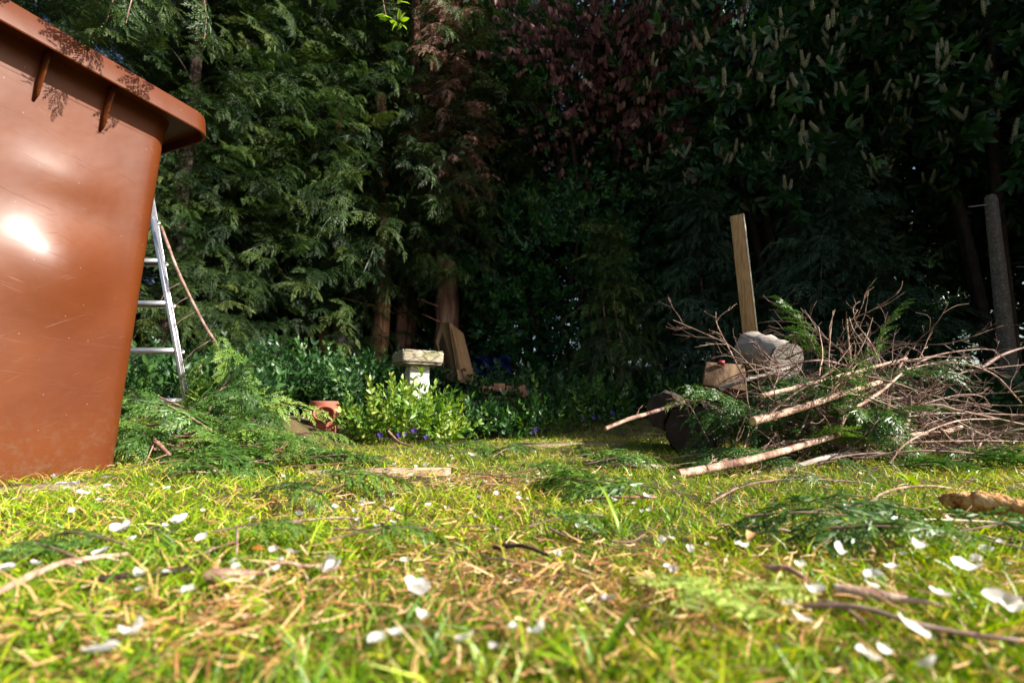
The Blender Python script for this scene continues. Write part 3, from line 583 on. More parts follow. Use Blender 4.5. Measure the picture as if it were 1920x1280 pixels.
# ------------------------------------------------------------ ground cover
def ground_cover():
    n = 10000; x = rg.uniform(-2.8, 4.6, n); y = rg.uniform(2.5, 6.3, n); edge = 3.35 - .12 * x + .15 * np.sin(2.3 * x) + .1 * np.sin(7 * x)
    edge = np.where(x < -1.0, 2.95, edge); edge = np.where(x < -1.02, 2.5, edge); lowc = np.where((x < -1.0) & (y < 3.0), .3, 1); edge = np.where((x > .35) & (x < 1.3), edge + .35, edge)
    k = (y > edge) & ((x + 1.17) ** 2 + ((y - 2.95) * .8) ** 2 > .12 ** 2) & ~((np.abs(x / y + .39) < .095) & (y < 3.22)) & ~((np.abs(x / y + .385) < .052) & (y < 3.4) & (y > 3.1) & (rg.random(n) < .5)); x, y = x[k], y[k]; n = len(x); e2 = (y - edge[k])
    hgt = .08 + (.10 + .16 * sstep(-.3, -1.0, x)) * sstep(0, 1.2, e2) * (1 + .5 * noise2(x, y, 2.5, 4)) ; z = H(x, y) + hgt * rg.random(n) ** .6 * lowc[k] * np.where(x > .7, .6, 1) * np.where((np.abs(x / y) < .07) & (y < 4.1), .35, 1) * np.where((np.abs(x / y + .1) < .06) & (y < 4.3), .5, 1)
    p = np.stack([x, y, z], 1); d = rg.normal(0, .5, (n, 3)); d[:, 2] = np.abs(d[:, 2]) + .35; d[:, 1] -= .25
    Mx = frames(d, rg.uniform(0, 6, n), rg.uniform(.9, 1.6, n)); t = np.clip(.45 + rg.normal(0, .2, n), 0, 1); mb = MB()
    for q, tp in enumerate(VINC):
        m = np.arange(n) % 3 == q; mb.inst(tp, Mx[m], p[m], t[m])
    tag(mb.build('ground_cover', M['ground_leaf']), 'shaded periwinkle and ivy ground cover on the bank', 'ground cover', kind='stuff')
ground_cover()
def flower(parent, p, s=.02):
    mb = MB()
    for k in range(5):
        a = k * 2 * PI / 5 + .3; d = np.array((math.cos(a), -.35, math.sin(a))); d /= np.linalg.norm(d); t = np.array((-math.sin(a + .3), -.1, math.cos(a + .3)))
        mb.add([p, p + d * s * .6 - t * s * .12, p + d * s + t * s * .1, p + d * s * .8 + t * s * .5, p + d * s * .4 + t * s * .2], [(0, 1, 2), (0, 2, 3), (0, 3, 4)], .5)
    return mb.build('flower', M['purple'], parent)
def vinca(px, py, y, wpx, hpx, n, seed, label, nf=4, mt='vinca', tintc=.55, sc_=(.8, 1.3)):
    c = W(px, py, y); r = np.random.default_rng(seed); wx = wpx / 900 * y / 2; hz = hpx / 900 * y
    base = np.array((c[0], y, c[2]))
    e = empty('periwinkle_plant', base, label, 'periwinkle', 'sunlit periwinkle clumps at the lawn edge'); u = r.uniform(-1, 1, n); v = r.uniform(-1, 1, n); top = hz * (1 - .75 * np.abs(u) ** 1.8) * (1 + .15 * np.sin(9 * u + seed))
    p = np.stack([base[0] + u * wx, base[1] + v * .22 * (1 - .4 * np.abs(u)), base[2] + top * r.random(n) ** .7 * .82], 1)
    d = np.stack([u * .6, -.25 + v * .2, np.full(n, .8)], 1) + r.normal(0, .35, (n, 3)); Mx = frames(d, r.uniform(0, 6, n), r.uniform(*sc_, n)); mb = MB()
    for q, tp in enumerate(VINC):
        m = np.arange(n) % 3 == q; mb.inst(tp, Mx[m], p[m], np.clip(tintc + r.normal(0, .2, m.sum()), 0, 1))
    mb.build('foliage', M[mt], e)
    st = MB()
    for i in range(12):
        q = p[r.integers(0, n)]; b0 = np.array((base[0] + (q[0] - base[0]) * .5, base[1], base[2] - .03)); tube(st, catmull([b0, (b0 + q) / 2 + (0, -.02, .05), q], 6), .0025, .0015, 4)
    st.build('stem', M['lime'], e)
    for i in range(nf):
        uu = r.uniform(-.8, .8); flower(e, np.array((base[0] + uu * wx, base[1] - .24, base[2] + hz * r.uniform(.25, .6) * (1 - .5 * abs(uu)))), r.uniform(.014, .02))
    return e
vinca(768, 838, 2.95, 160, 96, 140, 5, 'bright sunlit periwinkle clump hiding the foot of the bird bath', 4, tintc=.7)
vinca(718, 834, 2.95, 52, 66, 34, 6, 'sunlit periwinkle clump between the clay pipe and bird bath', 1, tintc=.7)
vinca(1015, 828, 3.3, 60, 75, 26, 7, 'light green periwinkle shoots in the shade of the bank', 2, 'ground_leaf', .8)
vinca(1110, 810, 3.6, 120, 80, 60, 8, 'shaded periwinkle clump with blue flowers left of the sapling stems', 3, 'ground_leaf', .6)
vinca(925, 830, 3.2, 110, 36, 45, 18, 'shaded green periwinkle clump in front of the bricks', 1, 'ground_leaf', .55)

# ------------------------------------------------------------ wheelie bin
def rrect(hx, hy, r, n=8):
    pts = []
    for (cx, cy, a0) in ((hx - r, hy - r, 0), (-hx + r, hy - r, PI / 2), (-hx + r, -hy + r, PI), (hx - r, -hy + r, 3 * PI / 2)):
        for k in range(n + 1): a = a0 + PI / 2 * k / n; pts.append((cx + r * math.cos(a), cy + r * math.sin(a)))
    o = []                        # subdivide straight runs so dents can show
    for i in range(len(pts)):
        a, b = pts[i], pts[(i + 1) % len(pts)]; l = math.dist(a, b); m = max(1, int(l / .02))
        for k in range(m): o.append((a[0] + (b[0] - a[0]) * k / m, a[1] + (b[1] - a[1]) * k / m))
    return o
def build_bin():
    u = np.array((.38, .925)); u /= np.linalg.norm(u); nn = np.array((u[1], -u[0])); HZ = 1.03
    ctop = np.array((-1.107, 1.44)); hx, hy = .29, .36; over = .085
    c = ctop - nn * hx - u * hy
    e = empty('wheelie_bin', (c[0], c[1], 0), 'large brown plastic wheelie bin with scratched glossy side at the left edge', 'wheelie bin')
    def world(x, y, z): return np.array((c[0] + nn[0] * x + u[0] * y, c[1] + nn[1] * x + u[1] * y, z))
    NP = 1; base_pts = None; rows = []; NZ = 60
    ref = rrect(hx, hy, .05); N = len(ref)
    for i in range(NZ + 1):
        t = i / NZ; z = .0 + HZ * t; kx = (hx - .022 * (1 - t)) / hx; ky = (hy - .022 * (1 - t)) / hy
        row = []
        for (x, y) in ref:
            X, Y = x * kx, y * ky
            dz = 0
            if x > hx - .06:
                dz = .030 * math.exp(-(((y - .125) / .12) ** 2 + ((z - .55) / .12) ** 2)) + .011 * math.exp(-(((y - .13) / .10) ** 2 + ((z - .80) / .06) ** 2)) + .006 * math.sin(7 * y + 1) * math.sin(6 * z)
                dz *= sstep(hy, hy - .09, y)
            row.append(world(X + dz, Y, z))
        rows.append(row)
    mb = MB(); mb.add([p for r_ in rows for p in r_], [(i * N + k, i * N + (k + 1) % N, (i + 1) * N + (k + 1) % N, (i + 1) * N + k) for i in range(NZ) for k in range(N)])
    mb.add(rows[0], [tuple(range(N))[::-1]]) if False else None
    mb.build('body', M['bin'], e, smooth=True)
    # rim: flange out, skirt down, thickness, roll back over the top
    prof = [(0, HZ - .012), (.004, HZ + .045), (.010, HZ + .074), (over - .008, HZ + .076), (over - .006, HZ + .050), (over - .004, HZ + .048), (over, HZ + .048), (over + .002, HZ + .051), (over - .003, HZ + .108), (over - .006, HZ + .113), (over - .012, HZ + .114), (-.02, HZ + .118), (-.03, HZ + .06), (-.03, HZ - .1)]
    V = []
    for o_, z in prof:
        q = rrect(hx + o_, hy + o_, .05 + max(0, o_) * .45)
        q = [(x * (hx + o_) / hx, y * (hy + o_) / hy) for (x, y) in ref] if len(q) != N else q
        V += [world(x, y, z) for x, y in q]
    mb = MB(); mb.add(V, [(i * N + k, i * N + (k + 1) % N, (i + 1) * N + (k + 1) % N, (i + 1) * N + k) for i in range(len(prof) - 1) for k in range(N)])
    rm = mb.build('rim', M['bin'], e, smooth=True); es = rm.modifiers.new('edges', 'EDGE_SPLIT'); es.split_angle = math.radians(28)
    for yy in (hy - .185, hy - .332, hy - .48):
        mb = MB(); P = [(hx - .006, HZ + .075), (hx + over - .030, HZ + .075), (hx + over - .045, HZ + .03), (hx + .018, HZ - .05), (hx - .004, HZ - .065)]
        F = []; V = [world(x, yy - .002, z) for x, z in P] + [world(x, yy + .002, z) for x, z in P]; k = len(P)
        mb.add(V, [(i, (i + 1) % k, k + (i + 1) % k, k + i) for i in range(k)]); mb.v.append(np.zeros((0, 3))); mb.f.append(np.array([tuple(range(k))[::-1], tuple(range(k, 2 * k))])); mb.t.append(np.full(2, .5))
        mb.build('gusset', M['bin'], e)
    # lid resting shut on the rim
    V = []; prof = [(over - .03, HZ + .116), (over - .035, HZ + .128), (-.02, HZ + .135), (-.15, HZ + .145)]
    for o_, z in prof: V += [world(x * (hx + o_) / hx, y * (hy + o_) / hy, z) for (x, y) in ref]
    mb = MB(); mb.add(V, [(i * N + k, i * N + (k + 1) % N, (i + 1) * N + (k + 1) % N, (i + 1) * N + k) for i in range(len(prof) - 1) for k in range(N)]); mb.v.append(np.zeros((0, 3))); mb.f.append(np.array([[3 * N + k for k in range(N)]])); mb.t.append(np.full(1, .5))
    mb.build('lid', M['bin'], e, smooth=True)
build_bin()

# ------------------------------------------------------------ ladder
def build_ladder():
    e = empty('stepladder', W(350, 770, 2.3), 'aluminium stepladder standing between the brown bin and the conifers', 'ladder')
    b, t = W(350, 772, 2.3), W(240, 170, 2.62); d = nrm(t - b); wv = np.array((-.94, -.05, 0)) * .42
    def stile(p, q, mt='alu', w=.008, dp=.015):
        a = axes(q - p, (1, 0, 0)); mb = MB(); L = np.linalg.norm(q - p) / 2; c = (p + q) / 2
        box(mb, c, w, dp * .12, L, a); box(mb, c + a[1] * dp, .0015, dp, L, a); box(mb, c + a[1] * 2 * dp, w, dp * .12, L, a)
        bevel(mb.build('stile', M[mt], e), .0012, 1)
    stile(b, t); stile(b + wv, t + wv * .8)
    stile(b + (-.31, .45, 0), t + (0, .03, 0), w=.008, dp=.015); stile(b + wv + (-.3, .45, 0), t + wv * .8 + (0, .03, 0), w=.008, dp=.015)
    for k, py in enumerate((748, 651, 557, 470, 380, 290)):
        f = (b[2] - W(0, py, 2.3)[2]) / (b[2] - t[2]); p = b + (t - b) * f; q = (b + wv) + ((t + wv * .8) - (b + wv)) * f; mb = MB(); a = axes((p - q), (0, 1, 0)); L = np.linalg.norm(p - q) / 2
        box(mb, (p + q) / 2 + (0, .035, 0), .035, .004, L, a); box(mb, (p + q) / 2 + (0, 0, -.010), .0025, .009, L, a); box(mb, (p + q) / 2 + (0, .07, -.010), .0025, .009, L, a)
        mb.build('rung', M['alu'], e)
    mb = MB(); p = b + (t - b) * .04; q = b + wv * .35 + (0, .03, .0); tube(mb, [p + (-.09, .02, -.0), p + (-.02, .02, -.07)], .003, .003, 5); tube(mb, [b + wv + (.06, .02, .02), b + wv + (.13, .02, .085)], .003, .003, 5); mb.build('brace', M['alu'], e)
    for p in (b, b + wv):
        mb = MB(); box(mb, p + (0, .03, -.012), .016, .036, .016); bevel(mb.build('foot', M['plastic'], e), .004)
build_ladder()

# ------------------------------------------------------------ clay pipe
def build_pipe():
    p = W(608, 752, 3.0); c = np.array((p[0], 3.0)); rad = 25.5 / 900 * 3.0; zt = p[2]; zb = float(H(c[0], 3.0)) - .06
    e = empty('clay_pipe', (c[0], c[1], zb), 'upright terracotta drain pipe with a round side branch beside the periwinkle', 'clay pipe')
    def ringp(r, z, n=40): return [np.array((c[0] + r * math.cos(2 * PI * k / n), c[1] + r * math.sin(2 * PI * k / n), z)) for k in range(n)]
    n = 72; NR = 26; o_ = np.array((.35, -.87, .34)); o_ /= np.linalg.norm(o_); cc = np.array((c[0] + .002, c[1], zt - .108)); s = np.cross(o_, (0, 0, 1.)); s /= np.linalg.norm(s); v = np.cross(s, o_); R1 = rad * .76; SQ = .74
    prof = [(rad, zb + (zt - .004 - zb) * k / NR) for k in range(NR + 1)] + [(rad - .003, zt), (rad - .012, zt), (rad - .014, zt - .003)] + [(rad - .014, zt - .003 + (zb - zt) * k / NR) for k in range(1, NR + 1)]; mb = MB()
    V = np.array([q for r, z in prof for q in ringp(r, z, n)]); F = [(i * n + k, i * n + (k + 1) % n, (i + 1) * n + (k + 1) % n, (i + 1) * n + k) for i in range(len(prof) - 1) for k in range(n)]
    def inside(f):                                            # the opening behind the side branch
        w_ = V[list(f)].mean(0) - cc; return w_.dot(o_) > 0 and (w_.dot(s) / (R1 - .007)) ** 2 + (w_.dot(v) / ((R1 - .007) * SQ)) ** 2 < 1
    mb.add(V, [f for f in F if not inside(f)]); mb.build('pipe_body', M['clay'], e, smooth=True)
    mb = MB(); n = 40; pr = [(R1, rad * .55), (R1, rad + .010), (R1 + .002, rad + .017), (R1 - .004, rad + .021), (R1 - .010, rad + .019), (R1 - .013, rad + .012), (R1 - .013, rad * .55)]; V2 = []
    for r, l in pr: V2 += [cc + o_ * l + (s * math.cos(2 * PI * k / n) * r + v * math.sin(2 * PI * k / n) * r * SQ) for k in range(n)]
    mb.add(V2, [(i * n + k, i * n + (k + 1) % n, (i + 1) * n + (k + 1) % n, (i + 1) * n + k) for i in range(len(pr) - 1) for k in range(n)]); mb.build('side_branch', M['clay'], e, smooth=True)
build_pipe()

# ------------------------------------------------------------ bird bath
def build_bath():
    y = 3.4; zt = W(785, 656, y)[2]; zs = W(785, 681, y)[2]; cx = W(783, 660, y + .15)[0]; c = np.array((cx, y + .15)); zb = float(H(cx, y)) - .03
    e = empty('bird_bath', (c[0], c[1], zb), 'square weathered stone bird bath on a white stone pillar', 'bird bath'); ro = math.radians(28)
    X = np.array((math.cos(ro), math.sin(ro), 0)); Y = np.array((-math.sin(ro), math.cos(ro), 0))
    def slab(h, z0, z1, nz, name, jit, mt, bulge=0, shrink=1.0, n=9, hh=None):
        mb = MB(); ring = []; hh = hh or h
        for k in range(4):
            for i in range(n):
                u_ = -1 + 2 * i / n; ring.append(((u_, -1), (1, u_), (-u_, 1), (-1, -u_))[k])
        m = len(ring); V = []
        for j in range(nz + 1):
            t = j / nz; s = 1 + (shrink - 1) * t; 
            for (a, b) in ring:
                q = np.array((c[0], c[1], 0)) + X * a * h * s + Y * b * hh * s; q[2] = z0 + (z1 - z0) * t
                V.append(q + rg.normal(0, jit, 3) * (1 if 0 < j < nz else .6))
        V.append(np.array((c[0], c[1], z1))); V.append(np.array((c[0], c[1], z0)))
        mb.add(V, [(j * m + i, j * m + (i + 1) % m, (j + 1) * m + (i + 1) % m, (j + 1) * m + i) for j in range(nz) for i in range(m)]); T = nz * m
        mb.v.append(np.zeros((0, 3))); mb.f.append(np.array([(T + i, T + (i + 1) % m, T + m) for i in range(m)] + [((i + 1) % m, i, T + m + 1) for i in range(m)])); mb.t.append(np.full(2 * m, .5))
        return mb.build(name, M[mt], e)
    h = .5 * (104 / 900 * y) / (math.cos(ro) + math.sin(ro)) * 1.03
    slab(h, zs + .012, zt - .012, 5, 'basin', .0022, 'stone'); slab(h * .93, zs - .004, zs + .0125, 1, 'basin_underside', .001, 'stone', n=6)
    # raised broken rim round the hollow top
    mb = MB()
    for k in range(4):
        a = (X, Y, -X, -Y)[k]; b = (Y, -X, -Y, X)[k]
        for i in range(7):
            t = -1 + 2 * (i + .5) / 7; z = zt - .006 + rg.uniform(-.004, .004); box(mb, np.array((c[0], c[1], z)) + a * h * t * .9 + b * h * .93, h / 7 * .98, .012, .007, np.array([a, np.cross((0, 0, 1), a), (0, 0, 1)]), jit=.002)
    bevel(mb.build('rim', M['stone'], e), .003)
    slab(h * .50, zb, zs - .002, 16, 'pillar', .0022, 'stone_pale', shrink=.95)
    slab(h * .72, zb - .01, zb + .06, 3, 'plinth', .002, 'stone')
build_bath()

# ------------------------------------------------------------ cardboard box, bricks, slabs, tarp, slats, post
def build_card():
    e = empty('cardboard_box', W(860, 710, 4.3), 'flattened brown cardboard box leaning against the thick trunk', 'cardboard box')
    def sheet(pts, th, name):
        P = [W(*q) for q in pts]; n = len(P); nv = np.cross(P[1] - P[0], P[2] - P[0]); nv /= np.linalg.norm(nv); nv = nv if nv[1] > 0 else -nv
        V = P + [q + nv * th for q in P]; mb = MB(); mb.add(V, [(i, (i + 1) % n, n + (i + 1) % n, n + i) for i in range(n)]); mb.v.append(np.zeros((0, 3))); mb.f.append(np.array([tuple(range(n)), tuple(range(n, 2 * n))[::-1]])); mb.t.append(np.full(2, .5)); mb.build(name, M['card'], e)
    sheet([(817, 640, 4.6), (828, 604, 4.65), (842, 605, 4.5), (862, 716, 4.25), (838, 712, 4.5)], .02, 'side_panel')
    sheet([(828, 604, 4.65), (847, 606, 4.55), (872, 715, 4.2), (860, 717, 4.2), (842, 606, 4.5)], .01, 'fold')
    sheet([(847, 607, 4.56), (869, 625, 4.6), (870, 655, 4.55), (888, 700, 4.35), (886, 722, 4.3), (870, 718, 4.22)], .01, 'front_panel')
    sheet([(853, 640, 4.50), (868, 644, 4.55), (868, 649, 4.54), (854, 646, 4.49)], .004, 'tape')
build_card()
br = None; kb = 0
for (px, py, rot, end) in [(915, 731, 0, 1), (936, 727, 0, 1), (958, 731, .05, 1), (975, 733, .3, 0), (912, 751, 0, 1), (932, 751, .02, 1), (952, 753, 0, 1), (968, 757, 0, 1), (925, 770, 0, 1), (946, 772, 0, 1), (964, 776, 0, 1), (995, 748, .6, 0), (1003, 764, -.4, 0)]:
    p = W(px, py, 3.95 + R.uniform(-.02, .02)); zb_ = p[2]
    if br is None:
        mb = MB(); box(mb, (0, 0, 0), .046, .105, .033, jit=.0015); br = bevel(mb.build('brick', M['brick'], origin=(0, 0, 0)), .004); o = br
    else: o = br.copy(); col.objects.link(o)
    o.location = (p[0], 3.95 + .1, zb_); o.rotation_euler = (R.uniform(-.04, .04), R.uniform(-.05, .05) + (1.2 if not end else 0), rot)
    kb += 1
    tag(o, 'old reddish brick in the stack overgrown by ground cover' if end else 'old brick tumbled at the right of the overgrown stack', 'brick', 'old bricks stacked on the bank')
for px, py, hw, hh, ro, lb in [(638, 650, .035, .13, .25, 'pale grey upright slab propped left of the peeling trunk'), (658, 655, .09, .10, -.2, 'broad grey slab leaning between the trunks')]:
    p = W(px, py, 4.75); mb = MB(); box(mb, p, hw, .03, hh, axes((ro * .5, .25, 1), (1, 0, 0)), jit=.008, taper=.75); bevel(mb.build('stone_slab', M['greywood'], origin=p - (0, 0, .12)), .008)
    tag(bpy.data.objects[-1] if False else [o_ for o_ in col.objects if o_.name.startswith('stone_slab')][-1], lb, 'slab', 'grey slabs among the trunks')
mb = MB(); n = 14; c0 = W(918, 682, 4.7)
V = [(c0[0] + (i / n - .5) * .42, c0[1] + .06 * math.sin(i * 1.3 + j), c0[2] + (j / n - .75) * .30 + .02 * math.sin(i + 2 * j)) for j in range(n + 1) for i in range(n + 1)]; V += [(v[0], v[1] + .25, v[2]) for v in V]
F = [(j * (n + 1) + i, j * (n + 1) + i + 1, (j + 1) * (n + 1) + i + 1, (j + 1) * (n + 1) + i) for j in range(n) for i in range(n)]; q = (n + 1) ** 2
F += [tuple(x + q for x in f)[::-1] for f in F]; F += [(n * (n + 1) + i, n * (n + 1) + i + 1, n * (n + 1) + i + 1 + q, n * (n + 1) + i + q) for i in range(n)]
mb.add(V, F); tag(mb.build('tarpaulin', M['blue'], origin=c0, smooth=True), 'crumpled blue tarpaulin in the dark right of the cardboard box', 'tarpaulin')
e = empty('slatted_fence', W(1210, 760, 4.75), 'grey slatted panel half hidden behind the sapling', 'fence')
for i, py in enumerate((692, 705, 718, 731, 744, 757)):
    mb = MB(); p = W(1218, py, 4.75); box(mb, p, .27, .01, .022, jit=.002); mb.build('slat', M['slat'], e)
for px in (1175, 1262):
    mb = MB(); p = W(px, 725, 4.79); box(mb, p, .02, .02, .26); mb.build('post', M['slat'], e)
# concrete post
e = empty('concrete_post', W(1895, 715, 3.2), 'weathered pebbly concrete fence post leaning at the right edge', 'fence post')
b = W(1897, 735, 3.2); t = W(1857, 366, 3.2); a = axes(t - b, (1, .25, 0)); mb = MB(); Lp = np.linalg.norm(t - b)
V = []; hw = .034
for f, k in ((0, 1.1), (.97, .82), (.99, .72), (1, .55)):
    for sx, sy in ((-1, -.85), (-.85, -1), (.85, -1), (1, -.85), (1, .85), (.85, 1), (-.85, 1), (-1, .85)): V.append(b + a[2] * Lp * f + a[0] * sx * hw * k + a[1] * sy * hw * k)
mb.add(V, [(i * 8 + k, i * 8 + (k + 1) % 8, (i + 1) * 8 + (k + 1) % 8, (i + 1) * 8 + k) for i in range(3) for k in range(8)]); mb.v.append(np.zeros((0, 3))); mb.f.append(np.array([[24 + k for k in range(8)]])); mb.t.append(np.full(1, .5)); mb.build('shaft', M['concrete'], e)
mb = MB(); tube(mb, [W(1850, 384, 3.2), W(1816, 388, 3.15)], .004, .003, 6); mb.build('bolt', M['slat'], e)
mb = MB(); tube(mb, catmull([W(1905, 500, 3.25), W(1960, 502, 3.1)], 4), .003, .003, 5); mb.build('wire', M['slat'], e)

# ------------------------------------------------------------ cut logs, stake, poles, brush pile
def log(name, p, q, r, label, cat, mt, endm, knob=.06, grp=None, rings=14, squash=1.0):
    e = empty(name, p, label, cat, grp); mb = MB(); P = catmull([p, (p + q) / 2, q], 9); prof = r * (1 + .05 * np.sin(np.arange(9) * 1.7)); tube(mb, P, r, r, 20, knob=knob, cap=False, prof=prof); mb.build('bark', M[mt], e, smooth=True)
    for c, o_ in ((p, q), (q, p)):
        d = nrm(np.array(c) - np.array(o_)); a = axes(d, (1, 0, .1)); V = [c + d * .004 * R.random() + (a[0] * math.cos(k * PI / 10) + a[1] * math.sin(k * PI / 10)) * r * R.uniform(.93, 1.02) for k in range(20)] + [c + d * .006]
        mb = MB(); mb.add(V, [(k, (k + 1) % 20, 20) for k in range(20)]); mb.build('cut_end', M[endm], e)
    return e
p, q = W(1296, 806, 2.12), W(1330, 792, 2.55); log('log', p, q, .115, 'big dark log with shade painted black on its cut end at the left foot of the brush pile', 'log', 'bark_dark', 'bark_dark', .12)  # cut end takes the dark bark colour to stand in for its shade
p, q = W(1245, 770, 2.3), W(1268, 768, 2.6); log('log', p, q, .085, 'smaller dark stump behind the big dark log', 'log', 'bark_dark', 'bark_dark', .15)
p, q = W(1475, 676, 2.42), W(1408, 652, 2.72); log('log', p, q, .095, 'pale grey log with a weathered sawn face lying on top of the brush pile', 'log', 'greywood', 'greywood', .08)
e = empty('wood_block', W(1345, 715, 2.45), 'brown sawn wood block with a red painted corner left of the pale log', 'wood block'); mb = MB(); a = axes((.35, .5, 1), (1, -.25, 0)); box(mb, W(1355, 716, 2.5), .10, .07, .075, a, jit=.008); bevel(mb.build('block', M['oldplank'], e), .006)
mb = MB(); box(mb, W(1352, 680, 2.46), .016, .012, .006, a, jit=.003); mb.build('painted_corner', M['red'], e)
# stake
b, t = W(1413, 690, 2.95), W(1381, 405, 3.0); a = axes(t - b, (1, -.62, 0)); e = empty('timber_stake', b, 'upright sawn timber stake rising from the brush pile', 'stake'); Ls = np.linalg.norm(t - b) / 2
mb = MB(); box(mb, (b + t) / 2, .038, .019, Ls, a, jit=.0012); bevel(mb.build('core', M['plank'], e), .002)
mb = MB(); box(mb, (b + t) / 2 + a[0] * .0425, .0035, .020, Ls * .998, a, jit=.0006); mb.build('sunlit_edge', M['pale'], e)  # pale strip puts the sunlit edge of the stake into the colour
# forked sticks
def stick(pts, r0, r1, label, mt='twig', name='stick', cat='stick', grp=None, twigs=0, tl=.3, seed=0, sides=7, knob=.12, tcurl=.42, cut=False, tr=.0028, n=None):
    rr = random.Random(seed); P = catmull(pts, n or max(10, 5 * len(pts))); base = P[0]
    mb = MB(); tube(mb, P, r0, r1, sides, knob=knob); N = len(P)
    for k in range(twigs):
        i = rr.randint(1, N - 2); d = nrm(P[i + 1] - P[i]); side = nrm(np.cross(d, np.array((rr.uniform(-1, 1), rr.uniform(-1, 1), rr.uniform(-.3, 1))))); l = tl * rr.uniform(.35, 1.1)
        dv = nrm(d * rr.uniform(.3, 1.0) + side * rr.uniform(.5, 1.0)); Q = [P[i]]
        for s_ in range(5): dv = nrm(dv + np.array([rr.uniform(-tcurl, tcurl), rr.uniform(-tcurl, tcurl), rr.uniform(-tcurl, tcurl) * .8]) * .55 - (0, 0, .02)); Q.append(Q[-1] + dv * l / 5)
        Q = catmull(Q, 11); ra = min(r0 * .5, tr * rr.uniform(.7, 1.4)); tube(mb, Q, ra, ra * .4, 4, cap=False)
        for s_ in range(rr.randint(1, 3)):
            j = rr.randint(3, 9); dv = nrm((Q[j] - Q[j - 1]) + np.array([rr.uniform(-.8, .8) for _ in range(3)]) * np.linalg.norm(Q[j] - Q[j - 1])); l2 = l * rr.uniform(.2, .5)
            tube(mb, catmull([Q[j], Q[j] + dv * l2 * .5, Q[j] + dv * l2 + np.array([rr.uniform(-.3, .3) * l2 for _ in range(3)])], 6), ra * .6, ra * .3, 4, cap=False)
    if cut:
        e = empty(name, base, label, cat, grp); mb.build('bark', M[mt], e, smooth=True); d = nrm(P[0] - P[1]); a = axes(d, (1, .1, 0)); c = MB()
        c.add([P[0] + d * .002 + (a[0] * math.cos(k * PI / 6) + a[1] * math.sin(k * PI / 6)) * r0 * .98 for k in range(12)] + [P[0] + d * .003], [(k, (k + 1) % 12, 12) for k in range(12)]); c.build('cut_end', M['cutwood'], e); return e
    return tag(mb.build(name, M[mt], origin=base, smooth=True), label, cat, grp)
def PX(*a): return [W(*q) for q in a]
gp = 'cut poles in the brush pile'
stick(PX((1272, 888, 1.38), (1340, 876, 1.42), (1430, 856, 1.48), (1520, 830, 1.6), (1620, 800, 1.75)), .0125, .009, 'pale peeled pole lying lowest at the front of the brush pile', 'pole', 'cut_pole', 'pole', gp, 2, .12, 1, 10, .05, cut=True)
stick(PX((1412, 789, 1.48), (1480, 771, 1.55), (1560, 745, 1.65), (1650, 716, 1.8)), .0125, .009, 'thick pinkish pole rising right through the middle of the pile', 'pole', 'cut_pole', 'pole', gp, 5, .3, 2, 10, .08, cut=True)
stick(PX((1428, 742, 1.6), (1500, 724, 1.65), (1590, 700, 1.75), (1700, 672, 1.9)), .0085, .005, 'upper pinkish pole parallel to the thick pole', 'pole', 'cut_pole', 'pole', gp, 6, .35, 3, 8, .08, cut=True)
stick(PX((1136, 803, 1.95), (1180, 785, 2.0), (1225, 772, 2.1), (1290, 750, 2.2)), .0085, .008, 'short pale pole sticking out left past the dark log', 'pole', 'cut_pole', 'pole', gp, 1, .1, 4, 8, .05, cut=True)
stick(PX((1310, 880, 1.6), (1370, 862, 1.65), (1450, 838, 1.75), (1560, 818, 1.9)), .012, .008, 'cut pole just behind the lowest pale pole', 'pole', 'cut_pole', 'pole', gp, 3, .2, 5, 8, .1, cut=True)
stick(PX((1440, 890, 1.5), (1500, 872, 1.55), (1560, 855, 1.62), (1640, 845, 1.75)), .009, .007, 'greenish grey pole at the front right of the lowest pale pole', 'greywood', 'cut_pole', 'pole', gp, 2, .15, 6, 8, .06, cut=True)
stick(PX((1350, 728, 2.3), (1400, 712, 2.25), (1480, 690, 2.3)), .010, .008, 'grey pole crossing in front of the brown wood block', 'greywood', 'cut_pole', 'pole', gp, 1, .1, 7, 8, .06, cut=True)
stick(PX((1345, 868, 1.7), (1395, 858, 1.72), (1470, 830, 1.8)), .013, .010, 'stout log piece with knobbly end beside the poles', 'pole', 'cut_pole', 'pole', gp, 1, .1, 8, 10, .12, cut=True)
stick(PX((1800, 800, 2.0), (1760, 812, 1.9), (1700, 818, 1.85), (1560, 868, 1.7)), .011, .007, 'curved grey brown pole reaching to the right of the pile', 'pole', 'cut_pole', 'pole', gp, 3, .3, 9, 8, .1, cut=True)
gb = 'bare branches heaped in the brush pile'
